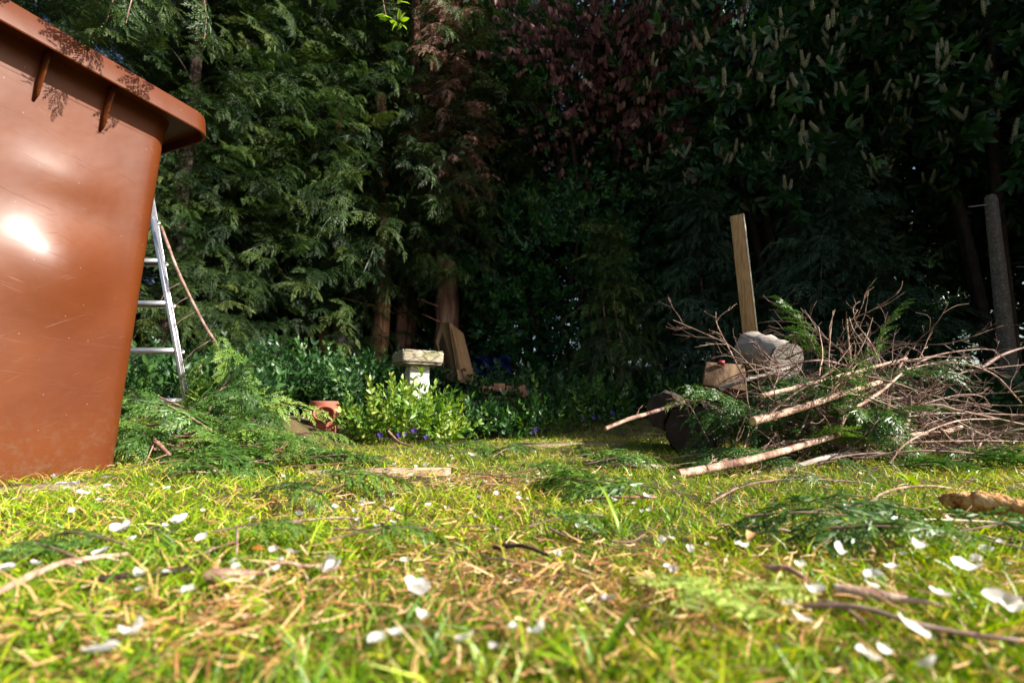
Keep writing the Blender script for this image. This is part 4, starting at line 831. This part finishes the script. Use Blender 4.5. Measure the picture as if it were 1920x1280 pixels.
BR = [
 ([(1610, 755, 1.9), (1598, 700, 1.9), (1590, 630, 1.92), (1588, 598, 1.92)], .005, 9, .28, 'thin upright branch near the middle of the pile, tallest bare tip'),
 ([(1660, 790, 1.8), (1672, 720, 1.85), (1690, 680, 1.9), (1702, 660, 1.95)], .009, 8, .35, 'stout knobbly branch standing up at the right of the pile'),
 ([(1640, 850, 1.7), (1690, 808, 1.72), (1705, 770, 1.75), (1706, 740, 1.75)], .011, 3, .15, 'thick bent branch stub at the right foot of the pile'),
 ([(1580, 760, 1.85), (1680, 700, 1.9), (1780, 680, 2.0), (1860, 700, 2.0), (1915, 755, 2.0)], .0055, 4, .22, 'long arching branch curving down to the right edge'),
 ([(1700, 690, 2.0), (1760, 665, 2.05), (1830, 655, 2.1), (1865, 656, 2.1)], .005, 4, .2, 'arching branch ending before the concrete post'),
 ([(1540, 780, 1.8), (1640, 790, 1.8), (1760, 775, 1.85), (1930, 778, 1.9)], .006, 5, .25, 'long flat branch running out past the right edge, highest of the flat ones'),
 ([(1620, 835, 1.65), (1740, 828, 1.65), (1850, 826, 1.65), (1940, 828, 1.65)], .0035, 4, .2, 'straight thin branch lying flat toward the right edge'),
 ([(1600, 860, 1.55), (1720, 845, 1.5), (1850, 852, 1.5), (1940, 868, 1.5)], .004, 4, .2, 'thin branch lowest at the right edge of the pile'),
 ([(1490, 870, 1.7), (1560, 790, 1.75), (1620, 740, 1.8), (1720, 690, 1.9)], .006, 7, .3, 'branch slanting up to the right across the pile'),
 ([(1570, 815, 1.65), (1590, 775, 1.7), (1650, 735, 1.75), (1690, 700, 1.8)], .009, 5, .25, 'pale pinkish branch leaning in the right half of the pile'),
 ([(1520, 800, 1.75), (1600, 850, 1.7), (1625, 840, 1.7), (1615, 820, 1.7)], .013, 2, .15, 'thick crooked branch with cut stub at the front of the pile'),
 ([(1420, 700, 2.2), (1370, 650, 2.2), (1320, 625, 2.2), (1262, 600, 2.2)], .004, 9, .25, 'curly branch sweeping up to the left above the wood block'),
 ([(1400, 720, 2.1), (1370, 660, 2.1), (1345, 610, 2.1), (1342, 585, 2.1)], .0035, 4, .16, 'thin twig rising left of the timber stake'),
 ([(1560, 700, 2.0), (1520, 640, 2.0), (1500, 600, 2.0), (1505, 588, 2.0)], .004, 7, .25, 'thin hooked branch rising just right of the pale log'),
 ([(1640, 720, 1.95), (1580, 660, 2.0), (1510, 605, 2.0)], .004, 8, .25, 'slanting branch pointing up left over the pile'),
 ([(1660, 700, 1.95), (1630, 640, 1.95), (1602, 600, 1.95), (1608, 580, 1.95)], .0035, 5, .2, 'thin branch with a curled tip right of the tallest tip'),
 ([(1450, 830, 1.75), (1440, 760, 1.8), (1460, 700, 1.9), (1450, 660, 1.95)], .004, 8, .25, 'thin branch rising in front of the pale log'),
 ([(1340, 850, 1.9), (1310, 790, 1.9), (1285, 745, 1.95)], .003, 3, .14, 'thin twig standing before the dark log'),
 ([(1380, 880, 1.6), (1420, 800, 1.7), (1530, 760, 1.8), (1620, 730, 1.9)], .005, 8, .28, 'branch woven through the left half of the pile'),
 ([(1720, 760, 1.8), (1800, 740, 1.85), (1845, 745, 1.9), (1850, 765, 1.9)], .003, 4, .18, 'small arching branch at the right of the thick stub'),
 ([(1600, 790, 1.9), (1740, 760, 1.75), (1800, 770, 1.8), (1940, 800, 1.85)], .007, 5, .25, 'brown branch bending down toward the right edge'),
 ([(1660, 880, 1.5), (1700, 830, 1.52), (1790, 790, 1.6), (1870, 785, 1.7)], .004, 3, .2, 'thin pale branch crossing the flat branches'),
 ([(1500, 900, 1.45), (1560, 860, 1.5), (1680, 850, 1.55), (1830, 880, 1.6)], .004, 6, .2, 'low branch in the front of the pile over the grass'),
 ([(1720, 740, 2.1), (1800, 700, 2.1), (1860, 690, 2.2), (1960, 680, 2.3)], .004, 4, .2, 'thin branch reaching toward the foot of the concrete post'),
 ([(1480, 760, 1.9), (1560, 720, 1.9), (1640, 690, 1.95), (1775, 662, 2.0)], .005, 8, .25, 'pale straight branch high in the pile'),
 ([(1840, 690, 2.1), (1880, 665, 2.2), (1940, 645, 2.3)], .009, 2, .12, 'dark thick branch end at the right edge below the post'),
]
for k, (pts, r0, tw, tl, lb) in enumerate(BR): stick(PX(*pts), r0, r0 * .45, lb, 'twig' if k % 3 else 'pole', 'bare_branch', 'branch', gb, int(tw * .9 + 1), tl * .8, 100 + k, 6, .14)
# bare branches with no single look: a tangle of similar ones inside the pile
tsrc = []
for k in range(4):
    L_ = .5; o = stick([(0, 0, 0), (.14, .04 * (k - 1), .03), (.32, -.03, .05 - .03 * k), (.55, .05, -.02)], (.0042, .0065, .0038, .0075)[k], .0018, 'thin bare twiggy branch tangled inside the brush pile', 'twig', 'bare_branch', 'branch', 'thin branches tangled in the brush pile', 12, .2, 300 + k, 5); tsrc.append(o)
spots = []
for k in range(18): spots.append((R.uniform(1540, 1760), R.uniform(670, 770), R.uniform(1.9, 2.3)))
for k in range(52):
    px = R.triangular(1490, 1930, 1650); py = R.uniform(715, 880) if px < 1720 else R.uniform(770, 890); spots.append((px, py, R.uniform(1.85, 2.3)))
for k, s_ in enumerate(spots):
    o = tsrc[k] if k < 4 else tsrc[k % 4].copy()
    if k >= 4: col.objects.link(o)
    o.location = W(*s_) - np.array((.2, 0, 0)); o.location.z = max(o.location.z, .03); o.rotation_euler = (R.uniform(0, 6), R.uniform(-.3, .25), R.uniform(-.7, .7) + (PI if R.random() < .3 else 0)); q = R.uniform(.6, .95); o.scale = (q, q, q)

# ------------------------------------------------------------ cut conifer boughs
BIG = [bough(1.0, 20, SPR_C, s, arch=.09, droop=.16, sl=.36) for s in (51, 52, 53)]
MIDB = [bough(1.0, 13, SPR_C, s, arch=.10, droop=.2, sl=.44) for s in (54, 55)]
def cutting(p, d, L, label, seed, tmpl=None, roll=0.0, tint=.5, mt='conifer_cut', grp=None, stem=.005, name='conifer_cutting', cat='conifer branch'):
    r = np.random.default_rng(seed); p = np.array(p, float); e = empty(name, p, label, cat, grp); tp = (tmpl or BIG)[seed % len(tmpl or BIG)]; mb = MB()
    mb.inst(tp, frames(np.array([d], float), np.array([roll]), np.array([L])), p[None], np.array([tint])); mb.build('foliage', M[mt], e)
    if stem:
        d = nrm(np.array(d, float)); Mx = frames(np.array([d]), np.array([roll]), np.array([L]))[0]; P = [p + Mx @ np.array((0, t, .05 * math.sin(t * PI * .8) - .1 * t ** 2.4)) for t in (-.12, .2, .5, .8)]; st = MB(); tube(st, catmull(P, 10), stem, .0015, 6, knob=.12); st.build('stem', M['twig'], e, smooth=True)
    return e
# branch leaning against the ladder / hedge
e = empty('leaning_branch', W(455, 760, 2.35), 'long cut branch with bare upper stem leaning beside the ladder', 'branch')
P = catmull(PX((302, 425, 2.45), (330, 500, 2.42), (358, 560, 2.42), (385, 612, 2.4), (408, 648, 2.38), (425, 690, 2.37), (438, 720, 2.36), (457, 762, 2.35)), 30); mb = MB(); tube(mb, P, .008, .006, 8, knob=.14)
for i, l in ((6, .10), (8, .07), (10, .14), (15, .16), (18, .12), (22, .1)): tube(mb, catmull([P[i], P[i] + (-l * .6, -.02, -l * .5), P[i] + (-l, -.02, -l * 1.3)], 6), .003, .0012, 5)
mb.build('stem', M['twig'], e, smooth=True)
mb = MB(); r_ = np.random.default_rng(5)
for i in range(22):
    k = r_.integers(13, 29); side = r_.choice([-1, 1], p=[.62, .38]); d = np.array((side * r_.uniform(.2, .9), -.15 + r_.normal(0, .15), -r_.uniform(.5, 1.1))); q = MIDB[i % 2]
    mb.inst(q, frames(d[None], r_.uniform(-.7, .7, 1), np.array([r_.uniform(.18, .36)])), P[k][None] + np.array([[side * .03, -.02, 0]]), np.array([r_.uniform(.3, .75)]))
mb.build('foliage', M['conifer_cut'], e)
gc = 'cut conifer branches heaped on the ground by the bin'
CUT = [ # px,py,y of butt, direction, length, label
 (265, 850, 1.75, (.9, -.2, .05), .55, 'green cut conifer branch lying nearest the bin foot'),
 (330, 800, 2.0, (-.7, -.5, .0), .45, 'green conifer spray fanned toward the bin'),
 (330, 830, 1.75, (-.8, .3, .12), .35, 'spray with arching tips just right of the bin foot'),
 (400, 820, 1.95, (1, -.25, .1), .40, 'broad cut conifer branch in the middle of the heap'),
 (445, 840, 1.75, (1, -.2, .06), .36, 'arching light green conifer branch with dark hollow under it'),
 (430, 868, 1.55, (1, -.05, .06), .36, 'bright cut conifer branch at the right front of the heap'),
 (300, 875, 1.5, (1, -.05, .0), .50, 'dark flat conifer branch along the front of the heap'),
 (470, 850, 1.8, (1, -.1, -.02), .24, 'conifer branch pointing to the clay pipe'),
 (520, 862, 1.6, (1, .05, .0), .42, 'flat conifer branch stretching toward the periwinkle'),
 (250, 805, 2.2, (.8, -.4, .05), .5, 'cut conifer branch under the ladder foot'),
 (350, 802, 2.2, (.9, -.3, .04), .42, 'cut conifer branch in front of the ladder foot'),
 (410, 800, 2.2, (.6, -.6, .05), .42, 'conifer branch on top of the heap right of the ladder'),
 (450, 806, 2.3, (.7, -.5, .0), .38, 'upper conifer branch at the right back of the heap'),
 (270, 820, 1.9, (.6, -.8, .1), .40, 'short conifer spray facing the viewer beside the bin'),
 (600, 856, 1.6, (1, -.2, .0), .3, 'thin flat conifer branch before the periwinkle'),
 (565, 812, 2.42, (1, -.05, -.02), .24, 'low conifer branch hiding the foot of the clay pipe'),
 (380, 850, 1.65, (.8, -.5, .0), .40, 'conifer spray pressed flat before the arching branches'),
]
for k, (px, py, y, d, L_, lb) in enumerate(CUT): cutting(W(px, py, y), d, L_, lb, 400 + k, roll=R.uniform(-.5, .5), tint=R.uniform(.35, .8), grp=gc)
base0 = W(400, 850, 1.9)
for k in range(26):
    px = R.uniform(270, 450); y = R.uniform(1.65, 2.75); x = W(px, 800, y)[0]; z = float(H(x, y)) + R.uniform(.01, .07)
    cutting((x, y, z), (R.uniform(-.6, 1), R.uniform(-.7, .3), R.uniform(-.05, .2)), R.uniform(.28, .40), 'green conifer spray buried in the heap of cuttings by the bin', 430 + k, MIDB, R.uniform(-1, 1), R.uniform(.05, .9), grp='sprays buried in the cuttings heap')
gp2 = 'conifer branches caught in the brush pile'
for k, (px, py, y, d, L_, t, lb) in enumerate([
 (1330, 755, 2.0, (-1, -.2, .05), .20, .75, 'yellow green conifer spray draped over the dark log'), (1340, 770, 1.95, (-.6, -.6, -.2), .14, .65, 'bright conifer spray hanging on the dark log face'),
 (1420, 800, 1.85, (-.5, -.3, .3), .40, .3, 'blue green conifer branch between the dark log and the poles'), (1460, 780, 1.9, (-.9, -.3, .1), .40, .3, 'dull green conifer branch below the pale log'),
 (1380, 800, 1.95, (.4, -.4, -.3), .32, .3, 'drooping green spray right of the dark log'), (1540, 690, 2.0, (-.4, -.2, .7), .34, .35, 'conifer spray standing up behind the bare twigs'),
 (1640, 690, 2.0, (.2, -.2, .9), .28, .3, 'upright green spray near the thin curled branch'), (1480, 830, 1.7, (1, -.2, .1), .36, .6, 'bright green spray under the thick pink pole'),
 (1700, 705, 1.9, (.9, -.1, .3), .25, .25, 'grey green spray at the top right of the pile'), (1470, 850, 1.65, (-1, -.2, .0), .4, .4, 'conifer spray behind the lowest pale pole'),
 (1600, 880, 1.5, (1, -.2, .02), .5, .3, 'dark conifer spray lying below the flat branches'), (1730, 870, 1.5, (1, -.1, .02), .5, .3, 'dark conifer spray at the right foot of the pile'),
 (1560, 740, 1.95, (.6, -.3, .2), .4, .3, 'dark green conifer branch inside the pile'), (1250, 860, 1.75, (1, -.3, .1), .3, .35, 'small dark spray at the left foot of the dark log'),
 (1450, 735, 2.05, (.8, -.3, .0), .42, .35, 'conifer branch lying under the upper pink pole')]):
    cutting(W(px, py, y), d, L_, lb, 470 + k, None, R.uniform(-.6, .6), t, grp=gp2, stem=.003)
# sprigs lying on the lawn
def lawn_sprig(px, py, az, L_, label, seed, tint, grp=None, z=.032):
    tint = min(1, tint + .12)
    g = G(px, py); g[2] = float(H(g[0], g[1])) + z; near = g[1] < .5; g[2] += .012 * near; cutting(g, (math.cos(az), math.sin(az), .04), L_ * (1.25 if near else 1), label, seed, MIDB, R.uniform(-.15, .15), tint, grp=grp, stem=.0012, name='conifer_sprig', cat='conifer sprig')
for k in range(22):
    px = R.uniform(1375, 1600); y = R.uniform(1.75, 2.25); cutting(W(px, R.uniform(740, 845), y), (R.uniform(-1, .8), R.uniform(-.9, -.1), R.uniform(-.3, .4)), R.uniform(.28, .42), 'dark green conifer spray bunched between the dark log and the poles', 800 + k, MIDB, R.uniform(-.8, .8), R.uniform(.1, .4), grp='dark sprays bunched in the brush pile', stem=.003)
for k, (px, py, az, L_, t, lb) in enumerate([
 (1190, 945, 2.4, .30, .45, 'green conifer sprig lying fan-like in the centre right of the lawn'), (1120, 880, .3, .28, .45, 'green conifer sprig before the brownish stepping stone'),
 (1060, 870, .1, .30, .35, 'flat dark sprig in the middle distance of the lawn'), (960, 905, .2, .25, .4, 'thin dark sprig right of the long stone'), (1250, 930, 2.9, .35, .3, 'dark sprig pointing left below the pale pole'),
 (1480, 1010, .1, .26, .22, 'dark blue green sprig stretching to the right across the lawn'), (1700, 1030, 3.0, .24, .22, 'dark flat conifer sprig left of the peeled wood chunk'), (1800, 1040, .05, .22, .3, 'dark sprig running out of the right edge'),
 
 (210, 1060, 2.9, .12, .3, 'dark green curled sprig in the left foreground'), (120, 1090, 2.8, .12, .35, 'dark sprig at the left foreground edge'), (420, 1055, .3, .10, .4, 'small blue green sprig right of the dark stick'),
 (560, 930, .2, .26, .4, 'green sprig lying left of the centre lawn'), (240, 905, .1, .40, .3, 'long dark sprig lying in front of the bin'), (20, 890, .3, .25, .2, 'dark sprig tucked under the bin'),
 (820, 850, 0, .3, .4, 'dark sprig near the periwinkle foot'), (1880, 1070, 2.8, .2, .35, 'green sprig at the right edge of the lawn'), (640, 1060, .3, .12, .35, 'tiny sprig in the centre foreground'), (1010, 1010, .4, .13, .35, 'small green sprig in the centre of the lawn')]):
    lawn_sprig(px, py, az, L_, lb, 500 + k, t, 'conifer sprigs scattered on the lawn')

for k, (px, py, az, L_, lb) in enumerate([(1400, 1190, 2.9, .085, 'pale lime sprig in the right foreground, left of the others'), (1500, 1275, 2.2, .10, 'pale lime conifer sprig fanned at the bottom right foreground'), (1560, 1200, 2.8, .07, 'light green sprig beside the foreground twigs'), (1330, 1260, 1.4, .08, 'pale lime sprig at the bottom edge right of the broad leaved weed')]):
    g = G(px, py); g[2] = float(H(g[0], g[1])) + .036; cutting(g, (math.cos(az), math.sin(az), .02), L_, lb, 560 + k, SPR_F, R.uniform(-.15, .15), R.uniform(.6, .9), 'conifer_pale', 'pale conifer sprigs in the right foreground', 0, 'conifer_sprig', 'conifer sprig')
for k in range(34):
    y = R.uniform(.75, 2.5); x = R.uniform(-.75, 1.0) * y
    if x < -.8 or (abs(x) < .25 and R.random() < .4): continue
    cutting((x, y, float(H(x, y)) + .03), (R.uniform(-1, 1), R.uniform(-.35, .35), .02), R.uniform(.10, .22), 'small flat green conifer sprig trodden into the lawn', 900 + k, MIDB, R.uniform(-.15, .15), R.uniform(.15, .6), grp='small conifer sprigs trodden into the lawn', stem=.0012, name='conifer_sprig', cat='conifer sprig')
# ------------------------------------------------------------ lawn clutter: sticks, wood, petals, weeds
def GZ(px, py, dz): g = G(px, py); g[2] = float(H(g[0], g[1])) + dz; return g
gs = 'sticks lying on the lawn'
stick([GZ(-30, 1165, .02), GZ(90, 1115, .028), GZ(160, 1090, .026), GZ(235, 1070, .02)], .0035, .0022, 'orange brown stick entering from the left edge in the foreground', 'pole', 'stick', 'stick', gs, 2, .03, 11)
stick([GZ(165, 1128, .02), GZ(225, 1122, .022), GZ(300, 1112, .022), GZ(360, 1100, .02)], .0032, .0026, 'dark grey brown stick in the left foreground', 'bark_dark', 'stick', 'stick', gs, 1, .02, 12)
stick([GZ(1230, 938, .02), GZ(1170, 945, .025), GZ(1100, 942, .02)], .003, .002, 'red brown stick on the lawn centre right', 'bark', 'stick', 'stick', gs, 2, .05, 13)
stick([GZ(925, 1040, .02), GZ(980, 1048, .025), GZ(1030, 1062, .02)], .0028, .002, 'dark curved stick in the centre foreground', 'bark_dark', 'stick', 'stick', gs, 1, .03, 14)
stick([GZ(1440, 1112, .02), GZ(1480, 1120, .024), GZ(1515, 1132, .02)], .0035, .0025, 'short red brown stick behind the big foreground petal at right', 'bark', 'stick', 'stick', gs, 0, .03, 15)
stick([GZ(1510, 1182, .02), GZ(1620, 1205, .028), GZ(1750, 1235, .024), GZ(1940, 1255, .018)], .0022, .0016, 'long thin red brown twig running across the bottom right', 'twig', 'stick', 'stick', gs, 2, .03, 16)
stick([GZ(1530, 1165, .018), GZ(1580, 1180, .02), GZ(1625, 1202, .016)], .0018, .0014, 'small brown twig just above the long foreground twig', 'twig', 'stick', 'stick', gs, 0, .03, 17)
stick([GZ(1330, 930, .01), GZ(1400, 915, .02), GZ(1500, 905, .02), GZ(1620, 903, .01)], .003, .002, 'pinkish curved twig lying below the pale pole', 'twig', 'stick', 'stick', gs, 5, .08, 18)
stick([GZ(1625, 950, .01), GZ(1670, 930, .02), GZ(1740, 925, .02), GZ(1800, 918, .01)], .003, .002, 'orange brown curled strip left of the peeled wood chunk', 'pole', 'stick', 'stick', gs, 3, .07, 19)
stick([GZ(1690, 985, .015), GZ(1780, 988, .02), GZ(1920, 995, .018)], .0025, .002, 'straight straw coloured stalk under the peeled wood chunk', 'pale', 'stick', 'stick', gs, 0, .07, 20)
stick(PX((728, 808, 2.55), (748, 828, 2.5), (775, 838, 2.45)) , .007, .005, 'forked brown stick at the foot of the periwinkle', 'bark', 'stick', 'stick', gs, 2, .08, 21)
stick(PX((290, 825, 1.62), (305, 840, 1.6), (325, 862, 1.55)), .008, .0065, 'ringed red brown branch stub on the heap right of the bin', 'bark', 'stick', 'stick', gs, 4, .12, 22)
stick(PX((300, 745, 2.15), (340, 762, 2.1), (382, 778, 2.05)), .005, .004, 'stick lying across the lowest ladder rung', 'twig', 'stick', 'stick', gs, 0, .1, 23)
stick(PX((435, 838, 1.7), (470, 836, 1.65), (540, 850, 1.6)), .004, .002, 'red brown twig showing in the heap centre', 'bark', 'stick', 'stick', gs, 3, .08, 24)
for k in range(46):
    y = math.exp(R.uniform(math.log(.5), math.log(2.6))); x = R.uniform(-.95, 1.1) * y; az = R.gauss(0, .7); l = R.uniform(.03, .07) * (1 + y)
    if x < -.95: continue
    z = float(H(x, y)) + .02; P_ = [np.array((x + math.cos(az) * l * t, y + math.sin(az) * l * t, z + R.uniform(-.004, .006))) for t in (0, .35, .7, 1)]
    stick(P_, R.uniform(.0012, .0024), .001, 'thin brown twig scattered in the lawn grass', 'twig' if k % 2 else 'pole', 'stick', 'stick', 'thin twigs scattered in the lawn', 1, .04, 600 + k, 5)
# peeled wood chunk
p0, p1 = GZ(1775, 965, .03), GZ(1960, 990, .03)
mb = MB(); P = catmull([p0, p0 * .6 + p1 * .4 + (0, 0, .006), p1], 18); P = P + rg.normal(0, .0012, P.shape); tube(mb, P, .02, .022, 9, knob=.10, prof=np.interp(np.arange(18), [0, 1, 4, 10, 17], [.012, .019, .021, .025, .018])); mb.v[0][:, 2] = p0[2] - .012 + (mb.v[0][:, 2] - p0[2] + .02) * .7; e = empty('wood_chunk', p0, 'pale orange peeled wood chunk at the right edge of the lawn', 'wood chunk'); mb.build('wood', M['chunk'], e)
mb = MB(); tube(mb, catmull([p0 + (-.002, 0, .0), p0 + (.008, 0, .006), p0 + (.03, 0, .008)], 5), .011, .006, 10, knob=.25); mb.build('bark', M['pole'], e, smooth=True)
def chip(px, py, l, w, az, label, mt):
    g = GZ(px, py, .022); d = np.array((math.cos(az), math.sin(az), 0)); s = np.array((-d[1], d[0], 0)); mb = MB(); n = 8; P = [g + d * l * (t / (n - 1) - .5) for t in range(n)]; tube(mb, P, w, w * .2, 8, knob=.12, prof=w * np.array([.75, 1, 1, .9, .7, .5, .35, .12])); tag(mb.build('wood_chip', M[mt], origin=g, smooth=True), label, 'wood chip', 'tapered wood chips on the lawn')
chip(440, 1117, .055, .0065, .15, 'tapered reddish wood chip right of the dark foreground stick', 'pole'); chip(1665, 1170, .07, .006, -.5, 'tapered pinkish wood chip in the right foreground', 'pole'); chip(1365, 862, .1, .02, .1, 'rounded pale wood lump among the poles', 'cutwood')
# petals
def petal_mesh(seed):
    r = random.Random(seed); mb = MB(); n = 14; V = []; cup = r.uniform(.2, .8); notch = r.uniform(.0, .25); asp = r.uniform(.65, .95)
    for ri, f in enumerate((.5, 1.0)):
        for k in range(n):
            a = 2 * PI * k / n; rr = f * (1 - (notch * math.exp(-((a - PI / 2) / .3) ** 2) if f == 1 else 0)) * r.uniform(.88, 1.08); x, y = rr * math.cos(a) * asp, rr * math.sin(a); V.append((x, y, cup * rr * rr * (1 if r.random() < .9 else .6) + .14 * rr * math.sin(3 * a + seed) + .25 * rr * (x > .3 * asp) * cup))
    V.append((0, 0, 0)); mb.add(np.array(V), [(k, (k + 1) % n, 2 * n) for k in range(n)]); mb.v.append(np.zeros((0, 3))); mb.f.append(np.array([(k, n + k, n + (k + 1) % n, (k + 1) % n) for k in range(n)])); mb.t.append(np.full(n, r.random()))
    return mb
pet = []
spots = [(778, 1115, 24), (615, 1058, 17), (335, 981, 12), (548, 1038, 11), (512, 1049, 9), (227, 997, 12), (250, 1178, 18), (185, 1232, 20), (625, 1070, 16), (1140, 1110, 14), (1048, 1044, 10), (708, 1193, 15), (962, 1200, 13), (924, 1206, 10), (1010, 1204, 16), (872, 1220, 18), (790, 1165, 16), (1300, 1152, 14), (1530, 1131, 14), (1502, 1172, 16), (1712, 1187, 20), (1820, 1085, 18), (1568, 1024, 10), (1672, 1062, 11), (1726, 1046, 10), (1625, 1230, 16), (1655, 1237, 10), (1745, 1265, 18), (1765, 1135, 14), (1880, 1145, 18), (1905, 1158, 14), (885, 853, 9), (562, 975, 8), (270, 1104, 12), (256, 1090, 10), (350, 1102, 11), (470, 975, 7), (706, 988, 6), (740, 1180, 14), (760, 1038, 8), (1240, 998, 8), (1258, 1004, 7), (1213, 922, 8), (1190, 946, 6), (940, 965, 5), (893, 965, 5), (680, 952, 5), (1850, 1025, 9), (1760, 980, 6), (1500, 1056, 9), (1295, 1030, 9), (1640, 1095, 12), (1635, 1112, 10), (1480, 1150, 9), (100, 905, 5), (115, 925, 8), (140, 918, 8), (155, 932, 8), (200, 930, 5), (195, 905, 5), (660, 885, 5), (740, 878, 6), (800, 880, 6), (770, 890, 7), (640, 893, 5), (990, 895, 4), (1010, 880, 4), (190, 1038, 10), (50, 1040, 8), (10, 1078, 9)]
def add_petal(x, y, size):
    k = len(pet); src = pet[k % 8] if k >= 8 else None
    if src is None: o = petal_mesh(k).build('petal', M['petal'], origin=(0, 0, 0), smooth=True)
    else: o = src.copy(); col.objects.link(o)
    o.location = (x, y, float(H(x, y)) + R.uniform(.018, .03)); o.rotation_euler = (R.gauss(0, .28), R.gauss(.1, .25), R.uniform(0, 6.28)); o.scale = (size, size, size); pet.append(o); tag(o, 'white blossom petal fallen on the lawn', 'petal', 'white petals fallen on the lawn')
for px, py, rp in spots:
    g = G(px, py, .02); add_petal(g[0], g[1], rp * math.hypot(g[0], g[1]) / 900 * 1.05)
while len(pet) < 205:
    y = math.exp(R.uniform(math.log(.45), math.log(3.0))); x = R.uniform(-1.05, 1.1) * y
    q_ = R.choice(pet).location
    if R.random() < .45 and q_.y > .8: x, y = q_.x + R.gauss(0, .03 + .03 * q_.y), q_.y + R.gauss(0, .03 + .03 * q_.y)
    if (x < -.9 and y > 1) or y < .33: continue
    add_petal(x, y, R.uniform(.0035, .007))
# coarse grass tufts and weeds
def weed(px, py, n, L_, w, label, seed, mt='grass', tint=.35, name='weed', cat='weed', el=(.5, 1.3)):
    g = GZ(px, py, 0); r = np.random.default_rng(seed); lf = leaf(1, w / L_, .3, .35); a = r.uniform(0, 6.28, n); e = r.uniform(*el, n); d = np.stack([np.cos(a) * np.cos(e), np.sin(a) * np.cos(e), np.sin(e)], 1); mb = MB()
    mb.inst(lf, frames(d, r.uniform(-.3, .3, n), L_ * r.uniform(.6, 1.1, n)), np.repeat(g[None], n, 0) + r.normal(0, .004, (n, 3)) * (1, 1, 0), np.clip(tint + r.normal(0, .08, n), 0, .7)); return tag(mb.build(name, M[mt], origin=g, smooth=True), label, cat, 'weeds and coarse tufts in the lawn')
weed(1130, 1285, 9, .055, .0045, 'broad leaved green weed at the bottom centre right', 1, tint=.25)
weed(1165, 1000, 3, .10, .0035, 'tall coarse grass blades standing up right of centre', 2, tint=.4, name='grass_tuft', cat='grass tuft', el=(1.0, 1.45))
weed(1050, 1005, 3, .085, .003, 'upright coarse grass blades in the centre', 3, tint=.4, name='grass_tuft', cat='grass tuft', el=(.9, 1.4))
weed(760, 985, 8, .07, .002, 'dense grass tuft left of the centre', 4, tint=.3, name='grass_tuft', cat='grass tuft', el=(.4, 1.2))
weed(1700, 1140, 12, .05, .003, 'bright green grass tuft in the right foreground', 5, tint=.25, name='grass_tuft', cat='grass tuft', el=(.2, 1.0))
weed(1725, 910, 5, .05, .010, 'small broad leaved weed below the flat branches', 6, tint=.5)
for k, (px, py) in enumerate([(330, 1270), (420, 1250), (240, 1280), (480, 1275), (90, 1075), (600, 1240)]): weed(px, py, 10, .02, .005, ['clover patch at the bottom left, middle of the bottom row', 'clover patch at the bottom left, right of the middle one', 'clover patch at the very bottom left of the picture', 'clover patch at the bottom, nearest the centre', 'clover patch beside the orange brown foreground stick', 'clover patch higher up toward the foreground centre'][k], 20 + k, 'ground_leaf', 1.0, 'clover', 'clover', (.3, 1.2))
# overhanging conifer sprig (shadow on the bin) and lime leaved twig
for k, (x, y, z, d, L_) in enumerate([(-.97, 1.10, 1.33, (-.25, .1, -1), .20), (-1.05, 1.12, 1.40, (-.1, .05, -1), .26), (-.88, 1.2, 1.36, (.15, 0, -1), .2), (-1.1, .95, 1.36, (0, 0, -1), .26), (-.9, 1.02, 1.42, (.1, 0, -1), .2)]):
    cutting((x, y, z), d, L_, 'conifer spray hanging over the bin rim just above the frame', 700 + k, MIDB, R.uniform(-.4, .4), .4, 'conifer', 'overhanging conifer sprays above the bin', .0015, 'conifer_sprig', 'conifer sprig')
e = empty('leafy_twig', W(725, -40, 2.6), 'thin twig with bright lime leaves hanging at the top of the picture', 'twig'); mb = MB(); P = catmull(PX((712, -60, 2.6), (718, 0, 2.6), (727, 35, 2.6), (748, 45, 2.58)), 12); tube(mb, P, .004, .002, 6); P2 = catmull(PX((718, 5, 2.6), (735, 8, 2.58), (752, 5, 2.57)), 6); tube(mb, P2, .002, .001, 5); mb.build('stem', M['twig'], e, smooth=True)
mb = MB()
for px, py, dx, dz in [(727, 38, -1, .3), (730, 40, 1, -.3), (748, 38, .1, 1), (752, 40, 1, .2), (752, 46, .7, -.6), (745, 44, -.5, -.8), (735, 36, -.6, .5), (750, 40, .4, 1), (750, 4, 1, .1), (745, 8, .5, .6), (722, 28, -1, 0), (752, 42, -.2, -1)]:
    lf = leaf(1, .22, .3, .2); mb.inst(lf, frames(np.array([(dx, R.uniform(-.4, .1), dz)]), np.array([R.uniform(-1, 1)]), np.array([R.uniform(.05, .075)])), W(px, py, 2.58)[None], np.array([R.random()]))
mb.build('leaves', M['lime'], e, smooth=True)

# fallen dry leaves
for k in range(22):
    y = math.exp(R.uniform(math.log(.36), math.log(1.8))); x = R.uniform(-.95, 1.05) * y
    if x < -.9: continue
    L_ = R.uniform(.010, .02); lf = leaf(1, R.uniform(.2, .32), R.uniform(.3, .9), R.uniform(.2, .7)); mb = MB(); g = np.array((x, y, float(H(x, y)) + .024)); mb.inst(lf, frames(np.array([(math.cos(k * 2.4), math.sin(k * 2.4), R.uniform(-.2, .4))]), np.array([R.uniform(-.6, .6)]), np.array([L_])), g[None], np.array([R.random()])); tag(mb.build('dry_leaf', M['straw' if k % 6 else 'orange'], origin=g, smooth=True), 'small curled dry leaf fallen in the lawn grass', 'leaf', 'small dry leaves fallen in the lawn')
